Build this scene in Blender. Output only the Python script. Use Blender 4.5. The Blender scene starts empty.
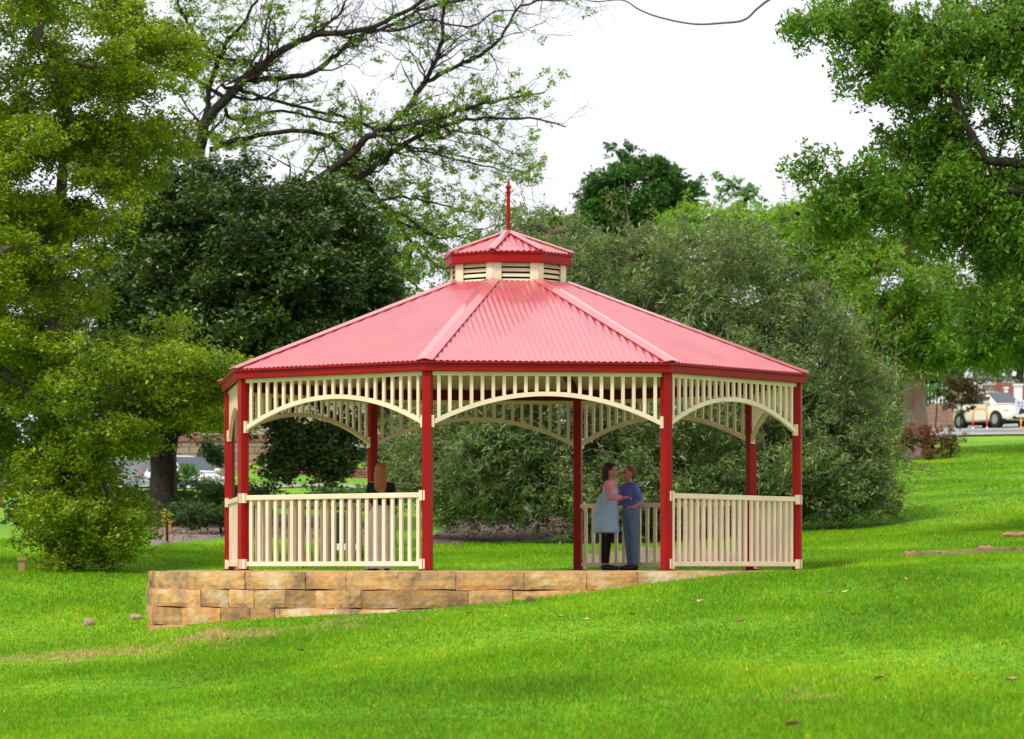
import bpy, bmesh, math, random
import numpy as np
from mathutils import Vector, Matrix
R=math.radians
rng=np.random.default_rng(7); random.seed(7)
sc=bpy.context.scene
col=sc.collection
F=3459.0; VH=569.0; CZ=0.02        # focal length in pixels, horizon row, eye height over the bandstand floor

# ------------------------------------------------------------------ helpers
def P(u,v,Y): return Vector(((u-512)/F*Y, Y, CZ+(VH-v)/F*Y))
def tag(o,label=None,cat=None,group=None,kind=None):
    if label: o['label']=label
    if cat: o['category']=cat
    if group: o['group']=group
    if kind: o['kind']=kind
    return o
def empty(name,loc,label,cat,group=None,rz=0):
    o=bpy.data.objects.new(name,None); col.objects.link(o); o.location=loc; o.rotation_euler=(0,0,rz)
    o.empty_display_size=.2
    return tag(o,label,cat,group)
def link(name,me,mat=None,parent=None,keepworld=False):
    o=bpy.data.objects.new(name,me); col.objects.link(o)
    if mat:
        for m in (mat if isinstance(mat,(list,tuple)) else [mat]): me.materials.append(m)
    if parent is not None:
        o.parent=parent
        if keepworld:   # geometry given in world coordinates
            o.matrix_parent_inverse=Matrix.LocRotScale(parent_world(parent)[0],parent_world(parent)[1],None).inverted()
    return o
def parent_world(p):
    loc=p.location.copy(); rot=p.rotation_euler.to_quaternion()
    if p.parent is not None and p.type=='EMPTY':
        pass
    return loc,rot
def wpart(name,me,mat,root,parent=None):
    """world-coordinate mesh as child of root (or of a part of root)"""
    inv=Matrix.LocRotScale(root.location,root.rotation_euler.to_quaternion(),None).inverted()
    me.transform(inv)
    return link(name,me,mat,parent or root)
class MB:
    def __init__(s): s.v=[]; s.f=[]; s.mi=[]
    def add(s,vs,fs,m=0):
        n=len(s.v); s.v+= [tuple(v) for v in vs]; s.f+=[tuple(i+n for i in f) for f in fs]; s.mi+=[m]*len(fs)
    def box(s,c,d,rz=0,m=0,M=None):
        x,y,z=[k/2 for k in d]; ca,sa=math.cos(rz),math.sin(rz); vs=[]
        for dx in(-x,x):
            for dy in(-y,y):
                for dz in(-z,z):
                    p=Vector((c[0]+dx*ca-dy*sa,c[1]+dx*sa+dy*ca,c[2]+dz))
                    vs.append(M@p if M else p)
        s.add(vs,[(0,1,3,2),(4,6,7,5),(0,4,5,1),(2,3,7,6),(0,2,6,4),(1,5,7,3)],m)
    def bar(s,a,b,w,h,up=(0,0,1),m=0):
        a=Vector(a);b=Vector(b); d=(b-a).normalized(); up=Vector(up)
        r=d.cross(up); 
        if r.length<1e-4: r=d.cross(Vector((0,1,0)))
        r.normalize(); u=r.cross(d).normalized()
        vs=[]
        for p in(a,b):
            for sx,sy in((-1,-1),(1,-1),(1,1),(-1,1)): vs.append(p+r*sx*w/2+u*sy*h/2)
        s.add(vs,[(0,1,2,3),(7,6,5,4),(0,4,5,1),(1,5,6,2),(2,6,7,3),(3,7,4,0)],m)
    def tube(s,pts,rad,n=6,m=0,cap=True):
        pts=[Vector(p) for p in pts]
        if not hasattr(rad,'__len__'): rad=[rad]*len(pts)
        vs=[];fs=[]; r0=None
        for i,p in enumerate(pts):
            d=(pts[min(i+1,len(pts)-1)]-pts[max(i-1,0)])
            d=d.normalized() if d.length>1e-7 else Vector((0,0,1))
            if r0 is None:
                r0=d.cross(Vector((0,0,1))); 
                if r0.length<.1: r0=d.cross(Vector((1,0,0)))
            r0=(r0-d*r0.dot(d)); r0.normalize(); u=d.cross(r0)
            for k in range(n):
                a=2*math.pi*k/n; vs.append(p+(r0*math.cos(a)+u*math.sin(a))*rad[i])
        for i in range(len(pts)-1):
            for k in range(n):
                k2=(k+1)%n; fs.append((i*n+k,i*n+k2,(i+1)*n+k2,(i+1)*n+k))
        if cap: fs.append(tuple(range(n-1,-1,-1))); fs.append(tuple((len(pts)-1)*n+k for k in range(n)))
        s.add(vs,fs,m)
    def lathe(s,prof,c=(0,0,0),n=16,m=0,sx=1,sy=1):
        vs=[];fs=[]
        for r,z in prof:
            for k in range(n):
                a=2*math.pi*k/n; vs.append((c[0]+r*sx*math.cos(a),c[1]+r*sy*math.sin(a),c[2]+z))
        for i in range(len(prof)-1):
            for k in range(n):
                k2=(k+1)%n; fs.append((i*n+k,i*n+k2,(i+1)*n+k2,(i+1)*n+k))
        fs.append(tuple(range(n-1,-1,-1))); fs.append(tuple((len(prof)-1)*n+k for k in range(n)))
        s.add(vs,fs,m)
    def mesh(s,name='m',smooth=False):
        me=bpy.data.meshes.new(name); me.from_pydata(s.v,[],s.f); 
        if any(s.mi): me.polygons.foreach_set('material_index',s.mi)
        if smooth: me.polygons.foreach_set('use_smooth',[True]*len(s.f))
        me.update(); return me
def bevel(o,w=.01,seg=2):
    m=o.modifiers.new('b','BEVEL'); m.width=w; m.segments=seg; m.limit_method='ANGLE'; return o

# ------------------------------------------------------------------ materials
def mat(name,base=(.5,.5,.5),rough=.6,spec=.5,metal=0,noise=0,nscale=5,bump=0,bscale=40,coat=0,col2=None,detail=6):
    m=bpy.data.materials.new(name); m.use_nodes=True; nt=m.node_tree; b=nt.nodes['Principled BSDF']
    b.inputs['Base Color'].default_value=(*base,1); b.inputs['Roughness'].default_value=rough
    b.inputs['Metallic'].default_value=metal; b.inputs['Specular IOR Level'].default_value=spec
    b.inputs['Coat Weight'].default_value=coat
    tc=nt.nodes.new('ShaderNodeTexCoord')
    if noise or col2:
        n=nt.nodes.new('ShaderNodeTexNoise'); n.inputs['Scale'].default_value=nscale; n.inputs['Detail'].default_value=detail
        nt.links.new(tc.outputs['Object'],n.inputs['Vector'])
        r=nt.nodes.new('ShaderNodeValToRGB'); r.color_ramp.elements[0].position=.32; r.color_ramp.elements[1].position=.68
        c2=col2 or tuple(min(1,c*(1+noise)) for c in base); c1=base if col2 else tuple(c*(1-noise) for c in base)
        r.color_ramp.elements[0].color=(*c1,1); r.color_ramp.elements[1].color=(*c2,1)
        nt.links.new(n.outputs['Fac'],r.inputs['Fac']); nt.links.new(r.outputs['Color'],b.inputs['Base Color'])
    if bump:
        n2=nt.nodes.new('ShaderNodeTexNoise'); n2.inputs['Scale'].default_value=bscale; n2.inputs['Detail'].default_value=8
        nt.links.new(tc.outputs['Object'],n2.inputs['Vector'])
        bp=nt.nodes.new('ShaderNodeBump'); bp.inputs['Strength'].default_value=bump; bp.inputs['Distance'].default_value=.02
        nt.links.new(n2.outputs['Fac'],bp.inputs['Height']); nt.links.new(bp.outputs['Normal'],b.inputs['Normal'])
    return m
def leafmat(name,rough=.45,trans=.35,spec=.4):
    m=bpy.data.materials.new(name); m.use_nodes=True; nt=m.node_tree; b=nt.nodes['Principled BSDF']
    a=nt.nodes.new('ShaderNodeAttribute'); a.attribute_name='Col'
    b.inputs['Roughness'].default_value=rough; b.inputs['Specular IOR Level'].default_value=spec
    nt.links.new(a.outputs['Color'],b.inputs['Base Color'])
    t=nt.nodes.new('ShaderNodeBsdfTranslucent'); mx=nt.nodes.new('ShaderNodeMixShader'); mx.inputs[0].default_value=trans
    g=nt.nodes.new('ShaderNodeMix'); g.data_type='RGBA'; g.blend_type='MULTIPLY'; g.inputs[0].default_value=1
    nt.links.new(a.outputs['Color'],g.inputs[6]); g.inputs[7].default_value=(1.5,1.6,.6,1)
    nt.links.new(g.outputs[2],t.inputs['Color'])
    nt.links.new(b.outputs[0],mx.inputs[1]); nt.links.new(t.outputs[0],mx.inputs[2])
    nt.links.new(mx.outputs[0],nt.nodes['Material Output'].inputs[0]); return m
LEAF=leafmat('leaf'); GLOSS=leafmat('glossy_leaf',.33,.15,.5); GRASSLEAF=leafmat('grass_blade',.6,.35,.2)
M={}
M['red']=mat('red_paint',(.30,.003,.002),.42,.22,noise=.10,nscale=3,bump=.05,bscale=12)
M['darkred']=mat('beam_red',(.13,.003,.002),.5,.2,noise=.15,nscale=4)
M['roofred']=mat('roof_steel',(.54,.10,.115),.30,1.0,coat=.7,noise=.13,nscale=1.3)
M['roofhip']=mat('hip_steel',(.58,.14,.15),.25,1.0,coat=.6,noise=.06,nscale=2)
M['cream']=mat('cream_paint',(.80,.66,.48),.45,.35,noise=.09,nscale=2.5,bump=.05,bscale=30)
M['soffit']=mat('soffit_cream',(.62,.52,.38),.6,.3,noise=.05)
M['black']=mat('black_plastic',(.012,.012,.014),.5)
M['void']=mat('dark_gap',(.01,.008,.006),.9)
M['bark']=mat('bark',(.035,.027,.02),.9,.2,noise=.45,nscale=9,bump=.8,bscale=25)
M['greybark']=mat('grey_bark',(.12,.095,.075),.9,.2,noise=.4,nscale=8,bump=.6,bscale=20)
M['pinkbark']=mat('pink_bark',(.36,.15,.135),.85,.2,col2=(.44,.33,.31),nscale=1.6,bump=.5,bscale=12)
M['twig']=mat('twig',(.16,.12,.09),.9,.2,noise=.3)
M['asphalt']=mat('asphalt',(.16,.16,.17),.9,.2,noise=.15,nscale=20,bump=.3,bscale=80)
M['concrete']=mat('concrete',(.33,.32,.31),.85,.3,noise=.12,nscale=3,bump=.2,bscale=50)
M['paving']=mat('bandstand_paving',(.52,.35,.21),.85,.3,noise=.2,nscale=4,bump=.2)
M['white']=mat('white_paint',(.78,.77,.74),.5)
M['tyre']=mat('tyre',(.015,.015,.016),.8)
M['rim']=mat('alloy',(.55,.56,.58),.3,metal=.8)
M['glass']=mat('car_glass',(.05,.07,.09),.06,.6)
M['carcream']=mat('cream_car_paint',(.80,.74,.58),.25,.5,coat=.8)
M['carwhite']=mat('white_car_paint',(.78,.80,.82),.25,.5,coat=.8)
M['lamp']=mat('headlamp_glass',(.7,.72,.75),.1,.8)
M['yellow']=mat('yellow_paint',(.80,.42,.03),.4)
M['signred']=mat('band_red',(.55,.03,.02),.4)
M['signwhite']=mat('sign_white',(.62,.65,.70),.5)
M['terracotta']=mat('terracotta_tile',(.30,.08,.05),.8,noise=.2,nscale=3,bump=.4)
M['render']=mat('rendered_wall',(.42,.36,.30),.9,noise=.1)
def brickmat(name,c1,c2,mortar,bw=.24,rh=.086,axis='xz'):
    m=bpy.data.materials.new(name); m.use_nodes=True; nt=m.node_tree; b=nt.nodes['Principled BSDF']; b.inputs['Roughness'].default_value=.9
    tc=nt.nodes.new('ShaderNodeTexCoord'); sp=nt.nodes.new('ShaderNodeSeparateXYZ'); cb=nt.nodes.new('ShaderNodeCombineXYZ')
    ad=nt.nodes.new('ShaderNodeMath'); nt.links.new(tc.outputs['Object'],sp.inputs[0])
    nt.links.new(sp.outputs['X'],ad.inputs[0]); nt.links.new(sp.outputs['Y'],ad.inputs[1])
    nt.links.new(ad.outputs[0],cb.inputs['X']); nt.links.new(sp.outputs['Z'],cb.inputs['Y'])
    br=nt.nodes.new('ShaderNodeTexBrick'); br.inputs['Scale'].default_value=1; br.inputs['Brick Width'].default_value=bw; br.inputs['Row Height'].default_value=rh
    br.inputs['Mortar Size'].default_value=.008 if bw<.3 else .02; br.inputs['Color1'].default_value=(*c1,1); br.inputs['Color2'].default_value=(*c2,1); br.inputs['Mortar'].default_value=(*mortar,1)
    nt.links.new(cb.outputs[0],br.inputs['Vector']); nt.links.new(br.outputs['Color'],b.inputs['Base Color']); return m
M['brick']=brickmat('red_brick',(.30,.075,.045),(.20,.05,.035),(.3,.25,.2))
M['brownbrick']=brickmat('brown_brick',(.30,.17,.11),(.22,.12,.08),(.35,.30,.25))
M['blockstone']=brickmat('sandstone_block',(.34,.24,.16),(.25,.17,.12),(.12,.09,.07),.6,.26)

# sandstone of the platform: per block colour attribute + iron stains
def stonemat():
    m=bpy.data.materials.new('platform_sandstone'); m.use_nodes=True; nt=m.node_tree; b=nt.nodes['Principled BSDF']; b.inputs['Roughness'].default_value=.88
    b.inputs['Specular IOR Level'].default_value=.25
    tc=nt.nodes.new('ShaderNodeTexCoord'); a=nt.nodes.new('ShaderNodeAttribute'); a.attribute_name='Col'
    n=nt.nodes.new('ShaderNodeTexNoise'); n.inputs['Scale'].default_value=2.3; n.inputs['Detail'].default_value=8; n.inputs['Roughness'].default_value=.7
    nt.links.new(tc.outputs['Object'],n.inputs['Vector'])
    r=nt.nodes.new('ShaderNodeValToRGB'); e=r.color_ramp.elements; e[0].position=.34; e[0].color=(.20,.12,.075,1); e[1].position=.70; e[1].color=(.66,.50,.34,1)
    x=e.new(.45); x.color=(.40,.25,.14,1); x=e.new(.52); x.color=(.54,.30,.11,1); x=e.new(.58); x.color=(.52,.38,.25,1)
    nt.links.new(n.outputs['Fac'],r.inputs['Fac'])
    mx=nt.nodes.new('ShaderNodeMix'); mx.data_type='RGBA'; mx.blend_type='MULTIPLY'; mx.inputs[0].default_value=1
    nt.links.new(r.outputs['Color'],mx.inputs[6]); nt.links.new(a.outputs['Color'],mx.inputs[7]);
    # dark blotches of lichen, streaked sideways
    mp=nt.nodes.new('ShaderNodeMapping'); mp.inputs['Scale'].default_value=(1.2,1.2,3); nt.links.new(tc.outputs['Object'],mp.inputs[0])
    n3=nt.nodes.new('ShaderNodeTexNoise'); n3.inputs['Scale'].default_value=1.7; n3.inputs['Detail'].default_value=12; n3.inputs['Roughness'].default_value=.8
    nt.links.new(mp.outputs[0],n3.inputs['Vector'])
    r3=nt.nodes.new('ShaderNodeValToRGB'); r3.color_ramp.elements[0].position=.60; r3.color_ramp.elements[0].color=(0,0,0,1); r3.color_ramp.elements[1].position=.68; r3.color_ramp.elements[1].color=(.5,.5,.5,1)
    nt.links.new(n3.outputs['Fac'],r3.inputs['Fac'])
    m2=nt.nodes.new('ShaderNodeMix'); m2.data_type='RGBA'; nt.links.new(r3.outputs['Color'],m2.inputs[0]); nt.links.new(mx.outputs[2],m2.inputs[6]); m2.inputs[7].default_value=(.07,.055,.045,1)
    nt.links.new(m2.outputs[2],b.inputs['Base Color'])
    n2=nt.nodes.new('ShaderNodeTexNoise'); n2.inputs['Scale'].default_value=14; n2.inputs['Detail'].default_value=10
    nt.links.new(tc.outputs['Object'],n2.inputs['Vector']); bp=nt.nodes.new('ShaderNodeBump'); bp.inputs['Strength'].default_value=.7; bp.inputs['Distance'].default_value=.03
    nt.links.new(n2.outputs['Fac'],bp.inputs['Height']); nt.links.new(bp.outputs['Normal'],b.inputs['Normal'])
    return m
M['stone']=stonemat()

# lawn colour: a node group shared by the ground and the blades
def lawn_nodes(nt):
    g=nt.nodes.new('ShaderNodeNewGeometry')
    def noise(s,d=5,rg=.55,st=(1,1,1)):
        mp=nt.nodes.new('ShaderNodeMapping'); mp.inputs['Scale'].default_value=st; nt.links.new(g.outputs['Position'],mp.inputs[0])
        n=nt.nodes.new('ShaderNodeTexNoise'); n.inputs['Scale'].default_value=s; n.inputs['Detail'].default_value=d; n.inputs['Roughness'].default_value=rg
        nt.links.new(mp.outputs[0],n.inputs['Vector']); return n
    n1=noise(.35,8,.65,(1,.55,1))
    r=nt.nodes.new('ShaderNodeValToRGB'); e=r.color_ramp.elements
    e[0].position=.30; e[0].color=(.095,.235,.010,1); e[1].position=.70; e[1].color=(.24,.43,.016,1); x=e.new(.5); x.color=(.145,.33,.010,1)
    nt.links.new(n1.outputs['Fac'],r.inputs['Fac'])
    # dry worn soil by the platform front-left
    v=nt.nodes.new('ShaderNodeVectorMath'); v.operation='SUBTRACT'; v.inputs[1].default_value=DRY; nt.links.new(g.outputs['Position'],v.inputs[0])
    m=nt.nodes.new('ShaderNodeVectorMath'); m.operation='MULTIPLY'; m.inputs[1].default_value=(.20,.40,0); nt.links.new(v.outputs[0],m.inputs[0])
    ln=nt.nodes.new('ShaderNodeVectorMath'); ln.operation='LENGTH'; nt.links.new(m.outputs[0],ln.inputs[0])
    n2=noise(1.3,9,.75,(1,.5,1))
    # second worn place, bottom right
    vb=nt.nodes.new('ShaderNodeVectorMath'); vb.operation='SUBTRACT'; vb.inputs[1].default_value=DRY2; nt.links.new(g.outputs['Position'],vb.inputs[0])
    mb=nt.nodes.new('ShaderNodeVectorMath'); mb.operation='MULTIPLY'; mb.inputs[1].default_value=(.42,.42,0); nt.links.new(vb.outputs[0],mb.inputs[0])
    lb=nt.nodes.new('ShaderNodeVectorMath'); lb.operation='LENGTH'; nt.links.new(mb.outputs[0],lb.inputs[0])
    sb=nt.nodes.new('ShaderNodeMath'); sb.operation='ADD'; sb.inputs[1].default_value=.45; nt.links.new(lb.outputs['Value'],sb.inputs[0])
    mi=nt.nodes.new('ShaderNodeMath'); mi.operation='MINIMUM'; nt.links.new(ln.outputs['Value'],mi.inputs[0]); nt.links.new(sb.outputs[0],mi.inputs[1])
    mn=nt.nodes.new('ShaderNodeMath'); mn.operation='MAXIMUM'; mn.inputs[1].default_value=0; nt.links.new(mi.outputs[0],mn.inputs[0])
    s=nt.nodes.new('ShaderNodeMath'); s.operation='MULTIPLY_ADD'; s.inputs[1].default_value=-.22; s.inputs[2].default_value=.165; nt.links.new(mn.outputs[0],s.inputs[0])
    ad=nt.nodes.new('ShaderNodeMath'); ad.operation='ADD'; nt.links.new(n2.outputs['Fac'],ad.inputs[0]); nt.links.new(s.outputs[0],ad.inputs[1])
    r2=nt.nodes.new('ShaderNodeValToRGB'); r2.color_ramp.elements[0].position=.54; r2.color_ramp.elements[0].color=(0,0,0,1); r2.color_ramp.elements[1].position=.68; r2.color_ramp.elements[1].color=(.9,.9,.9,1)
    nt.links.new(ad.outputs[0],r2.inputs['Fac'])
    mx=nt.nodes.new('ShaderNodeMix'); mx.data_type='RGBA'; nt.links.new(r2.outputs['Color'],mx.inputs[0]); nt.links.new(r.outputs['Color'],mx.inputs[6]); mx.inputs[7].default_value=(.40,.35,.13,1)
    # fine clump mottling
    n4=noise(7,4,.6,(1,.6,1)); r4=nt.nodes.new('ShaderNodeValToRGB'); r4.color_ramp.elements[0].position=.3; r4.color_ramp.elements[0].color=(.78,.8,.78,1); r4.color_ramp.elements[1].position=.7; r4.color_ramp.elements[1].color=(1.15,1.12,1.1,1)
    nt.links.new(n4.outputs['Fac'],r4.inputs['Fac'])
    m5=nt.nodes.new('ShaderNodeMix'); m5.data_type='RGBA'; m5.blend_type='MULTIPLY'; m5.inputs[0].default_value=1
    nt.links.new(mx.outputs[2],m5.inputs[6]); nt.links.new(r4.outputs['Color'],m5.inputs[7])
    return m5.outputs[2]

# ------------------------------------------------------------------ terrain
US=np.array([0,140,200,250,500,750,850,1024.])
YS=np.array([24,33,42,52,62,70,80,95,112,138,175,400.])
VT=np.array([[770,700,655,576,545,532,512,492,485,470,462,455],
             [762,692,645,575,547,535,513,491,478,463,454,447],
             [758,688,634,574,549,536,514,486,507,496,453,444],
             [755,684,628,573,550,537,514,490,474,457,447,440],
             [739,660,599,570,552,536,517,502,492,472,455,440],
             [722,630,574,562,543,524,502,482,462,440,428,420],
             [716,622,568,559,538,518,494,472,452,434,424,418],
             [705,610,558,550,523,502,482,462,443,429,420,412.]])
ZT=(VH-VT)/F*YS[None,:]
YS2=np.concatenate([[-30,6],YS,[900]])
ZT2=np.concatenate([np.full((8,1),-1.7),np.full((8,1),-1.6),ZT,ZT[:,-1:]+3],axis=1)
def hermite(xs,ys,x):
    """monotone-ish cubic along the last axis; ys (...,n)"""
    d=np.diff(ys,axis=-1)/np.diff(xs); m=np.zeros_like(ys); 
    m[...,1:-1]=np.where(d[...,1:]*d[...,:-1]>0,2*d[...,1:]*d[...,:-1]/(d[...,1:]+d[...,:-1]+1e-12),0); m[...,0]=d[...,0]; m[...,-1]=d[...,-1]
    i=np.clip(np.searchsorted(xs,x)-1,0,len(xs)-2); h=xs[i+1]-xs[i]; t=(x-xs[i])/h
    return i,h,t,m
def zt(x,y):
    x=np.asarray(x,float); y=np.asarray(y,float); x,y=np.broadcast_arrays(x,y)
    u=np.clip(512+F*x/np.maximum(y,24),-500,1500)
    i,h,t,m=hermite(YS2,ZT2,np.clip(y,-30,900))
    t=np.clip(t,0,1)
    a=ZT2[:,i]; b=ZT2[:,i+1]; ma=m[:,i]; mb=m[:,i+1]
    zz=(2*t**3-3*t**2+1)*a+(t**3-2*t**2+t)*h*ma+(-2*t**3+3*t**2)*b+(t**3-t**2)*h*mb   # (6,...)
    k=np.clip(np.searchsorted(US,u)-1,0,6); s=(u-US[k])/(US[k+1]-US[k]); s=np.clip(s,-1.2,1.8)
    s2=np.where((s>=0)&(s<=1),s,s)
    idx=np.indices(k.shape) if k.ndim else ()
    if k.ndim==0: z=zz[k]*(1-s2)+zz[k+1]*s2
    else: z=np.take_along_axis(zz,k[None],0)[0]*(1-s2)+np.take_along_axis(zz,(k+1)[None],0)[0]*s2
    z=z+.02*np.sin(x*1.3+y*.7)+.015*np.sin(x*.6-y*1.1)
    r=np.hypot(x-CX,y-CY); w=np.clip((r-4.25)/.6,0,1); w=w*w*(3-2*w)
    return np.where(r<4.9,np.minimum(z,-.06)*(1-w)+z*w,z)
CX,CY=-.05,47.0
def zg(x,y): return float(zt(x,y))
def G(u,v,y0=20,y1=395):
    """ground point seen at pixel (u,v)"""
    ys=np.arange(y0,y1,.25); xs=(u-512)/F*ys; z=zt(xs,ys); vv=VH-(z-CZ)*F/ys
    k=np.argmax(vv<=v) if (vv<=v).any() else len(ys)-1
    return Vector((xs[k],ys[k],z[k]))
DRY=tuple(P(170,0,41.3))[:2]+(0,); DRY2=tuple(P(800,0,26))[:2]+(0,)
def lawnmat(name,blade=False):
    m=bpy.data.materials.new(name); m.use_nodes=True; nt=m.node_tree; b=nt.nodes['Principled BSDF']; b.inputs['Roughness'].default_value=.8
    b.inputs['Specular IOR Level'].default_value=.15
    c=lawn_nodes(nt)
    if blade:
        a=nt.nodes.new('ShaderNodeAttribute'); a.attribute_name='Col'
        mm=nt.nodes.new('ShaderNodeMix'); mm.data_type='RGBA'; mm.blend_type='MULTIPLY'; mm.inputs[0].default_value=1
        nt.links.new(c,mm.inputs[6]); nt.links.new(a.outputs['Color'],mm.inputs[7]); c=mm.outputs[2]
        t=nt.nodes.new('ShaderNodeBsdfTranslucent'); mx=nt.nodes.new('ShaderNodeMixShader'); mx.inputs[0].default_value=.35
        nt.links.new(c,t.inputs[0]); nt.links.new(b.outputs[0],mx.inputs[1]); nt.links.new(t.outputs[0],mx.inputs[2]); nt.links.new(mx.outputs[0],nt.nodes['Material Output'].inputs[0])
    nt.links.new(c,b.inputs['Base Color'])
    if not blade:
        n=nt.nodes.new('ShaderNodeTexNoise'); n.inputs['Scale'].default_value=9; n.inputs['Detail'].default_value=8
        tc=nt.nodes.new('ShaderNodeTexCoord'); nt.links.new(tc.outputs['Object'],n.inputs['Vector'])
        bp=nt.nodes.new('ShaderNodeBump'); bp.inputs['Strength'].default_value=.6; bp.inputs['Distance'].default_value=.05
        nt.links.new(n.outputs['Fac'],bp.inputs['Height']); nt.links.new(bp.outputs['Normal'],b.inputs['Normal'])
    return m
M['lawn']=lawnmat('lawn'); M['blade']=lawnmat('lawn_blades',True)
def gridmesh(us,ys,fz,name='g'):
    U,Yg=np.meshgrid(us,ys); Xg=(U-512)/F*np.maximum(Yg,30)
    Z=fz(Xg,Yg); v=np.stack([Xg,Yg,Z],-1).reshape(-1,3); n=len(us); mth=len(ys)
    a=(np.arange(mth-1)[:,None]*n+np.arange(n-1)[None]).reshape(-1); f=np.stack([a,a+1,a+n+1,a+n],1)
    return npmesh(name,v,f,smooth=True)
def npmesh(name,v,f,smooth=False,colr=None,midx=None):
    me=bpy.data.meshes.new(name); k=f.shape[1]
    me.vertices.add(len(v)); me.vertices.foreach_set('co',np.ascontiguousarray(v,dtype=np.float32).ravel())
    me.loops.add(f.size); me.loops.foreach_set('vertex_index',np.ascontiguousarray(f,dtype=np.int32).ravel())
    me.polygons.add(len(f)); me.polygons.foreach_set('loop_start',np.arange(0,f.size,k,dtype=np.int32)); 
    me.polygons.foreach_set('loop_total',np.full(len(f),k,dtype=np.int32))
    if smooth: me.polygons.foreach_set('use_smooth',np.ones(len(f),bool))
    me.update(calc_edges=True)
    if colr is not None:
        at=me.color_attributes.new('Col','FLOAT_COLOR','POINT'); c=np.ones((len(v),4),np.float32); c[:,:3]=colr; at.data.foreach_set('color',c.ravel())
    return me
us=np.concatenate([np.arange(-3500,-200,200),np.arange(-200,1240,15),np.arange(1240,4600,200)])
ys=np.concatenate([np.arange(-30,20,4),np.arange(20,75,.45),np.arange(75,150,1),np.arange(150,420,6),[480,600,800]])
tag(link('ground',gridmesh(us,ys,zt),M['lawn']),kind='structure')

def overlay(name,upts,dz,material,kind='structure',amp=0,rowsn=14):
    """upts: list of (u, v_near, v_far) columns; sheet draped on the ground"""
    rows=rowsn; uu=[]; near=[];far=[]
    for (a,b) in zip(upts[:-1],upts[1:]):
        n=max(2,int(abs(b[0]-a[0])/6))
        for t in np.linspace(0,1,n,endpoint=False):
            uu.append(a[0]+(b[0]-a[0])*t); near.append(a[1]+(b[1]-a[1])*t); far.append(a[2]+(b[2]-a[2])*t)
    uu.append(upts[-1][0]);near.append(upts[-1][1]);far.append(upts[-1][2])
    vs=[];n=len(uu)
    for u,vn,vf in zip(uu,near,far):
        ja=random.uniform(-1,1)*amp; p=G(u,vn+ja); q=G(u,vf+random.uniform(-1,1)*amp)
        for k in range(rows):
            t=k/(rows-1); x=p.x+(q.x-p.x)*t; y=p.y+(q.y-p.y)*t
            e=0 if amp and k in(0,rows-1) else dz
            vs.append((x,y,zg(x,y)+(e if e else -.02)))
    f=[(i*rows+k,(i+1)*rows+k,(i+1)*rows+k+1,i*rows+k+1) for i in range(n-1) for k in range(rows-1)]
    me=bpy.data.meshes.new(name); me.from_pydata(vs,[],f); me.update(); me.polygons.foreach_set('use_smooth',[True]*len(f))
    return tag(link(name,me,material),kind=kind)
M['mulch']=mat('bark_mulch',(.05,.032,.026),.95,.1,col2=(.26,.18,.155),nscale=16,bump=1,bscale=60,detail=10)
M['mulchpale']=mat('pale_mulch',(.12,.085,.07),.95,.1,col2=(.42,.32,.28),nscale=14,bump=1,bscale=60,detail=10)
overlay('mulch_bed',[(150,548,530),(175,545,516),(230,536,514),(300,541,514),(360,548,520),(395,552,530)],.04,M['mulchpale'],amp=2)
overlay('mulch_bed',[(425,547,543),(455,547,522),(520,541,510),(580,535,505),(640,526,505),(760,519,500),(850,514,500),(890,508,502)],.05,M['mulch'],amp=1.5)
overlay('gravel',[(585,566,556),(640,566,548),(700,566,549),(770,566,553),(800,566,560)],.03,M['mulchpale'],amp=1.5)
overlay('path',[(150,489.5,487),(260,489,486.5),(330,487,484.5),(400,492,489.5),(470,498,495)],.03,M['concrete'])
overlay('road',[(-60,488,464),(60,487,462),(120,487,459),(165,486,457),(215,476,456)],.06,M['asphalt'],rowsn=50)
overlay('path',[(-60,493,489),(60,490,481),(120,489,478),(160,488,478),(172,487,479)],.05,M['concrete'])
overlay('road',[(925,436.6,425),(960,436.6,422),(1024,435.8,418),(1150,434.5,412)],.06,M['concrete'],rowsn=60)

# kerb by the right road (a long low concrete stone)
k=MB(); pk=[]
for u in range(948,1160,12):
    a=G(u,433.4); pk.append(a)
for a,b in zip(pk[:-1],pk[1:]): k.bar(a+Vector((0,0,.05)),b+Vector((0,0,.05)),.18,.16)
tag(link('kerb',k.mesh(),M['concrete']),kind='structure')

# ------------------------------------------------------------------ bandstand
TH=R(7.67); RP=3.98
angs=[-math.pi*112.5/180+TH+k*math.pi/4 for k in range(8)]   # F1 F2 R1 R2 B2 B1 L2 L1
PXF=[428,666,797,751,578,373,229,243]
posts=[]
for a,u in zip(angs,PXF):
    x=CX+RP*math.cos(a); y=CY+RP*math.sin(a); x=x*.3+((u-512)/F*y)*.7; posts.append(Vector((x,y,0)))
Cc=Vector((CX,CY,0))
def ring(rad,z):   # ring of corners, following the post corners
    return [Cc+(p-Cc)*(rad/RP)+Vector((0,0,z)) for p in posts]
gz=empty('bandstand',Cc,'octagonal red-roofed bandstand with cream lattice friezes and railings on the stone platform','bandstand')
def gpart(name,mb,m,parent=None,bev=0,smooth=False):
    me=mb.mesh(name,smooth) if isinstance(mb,MB) else mb
    o=wpart(name,me,m,gz,parent)
    if bev: bevel(o,bev)
    return o
ZT_=2.53
for p in posts:
    b=MB(); a=math.atan2(p.y-CY,p.x-CX)
    b.box((p.x,p.y,ZT_/2),(.115,.115,ZT_),a)
    o=gpart('post',b,M['red'],bev=.008)
    f=MB(); f.box((p.x,p.y,.006),(.19,.19,.012),a); gpart('base_plate',f,M['darkred'],o)
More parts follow.
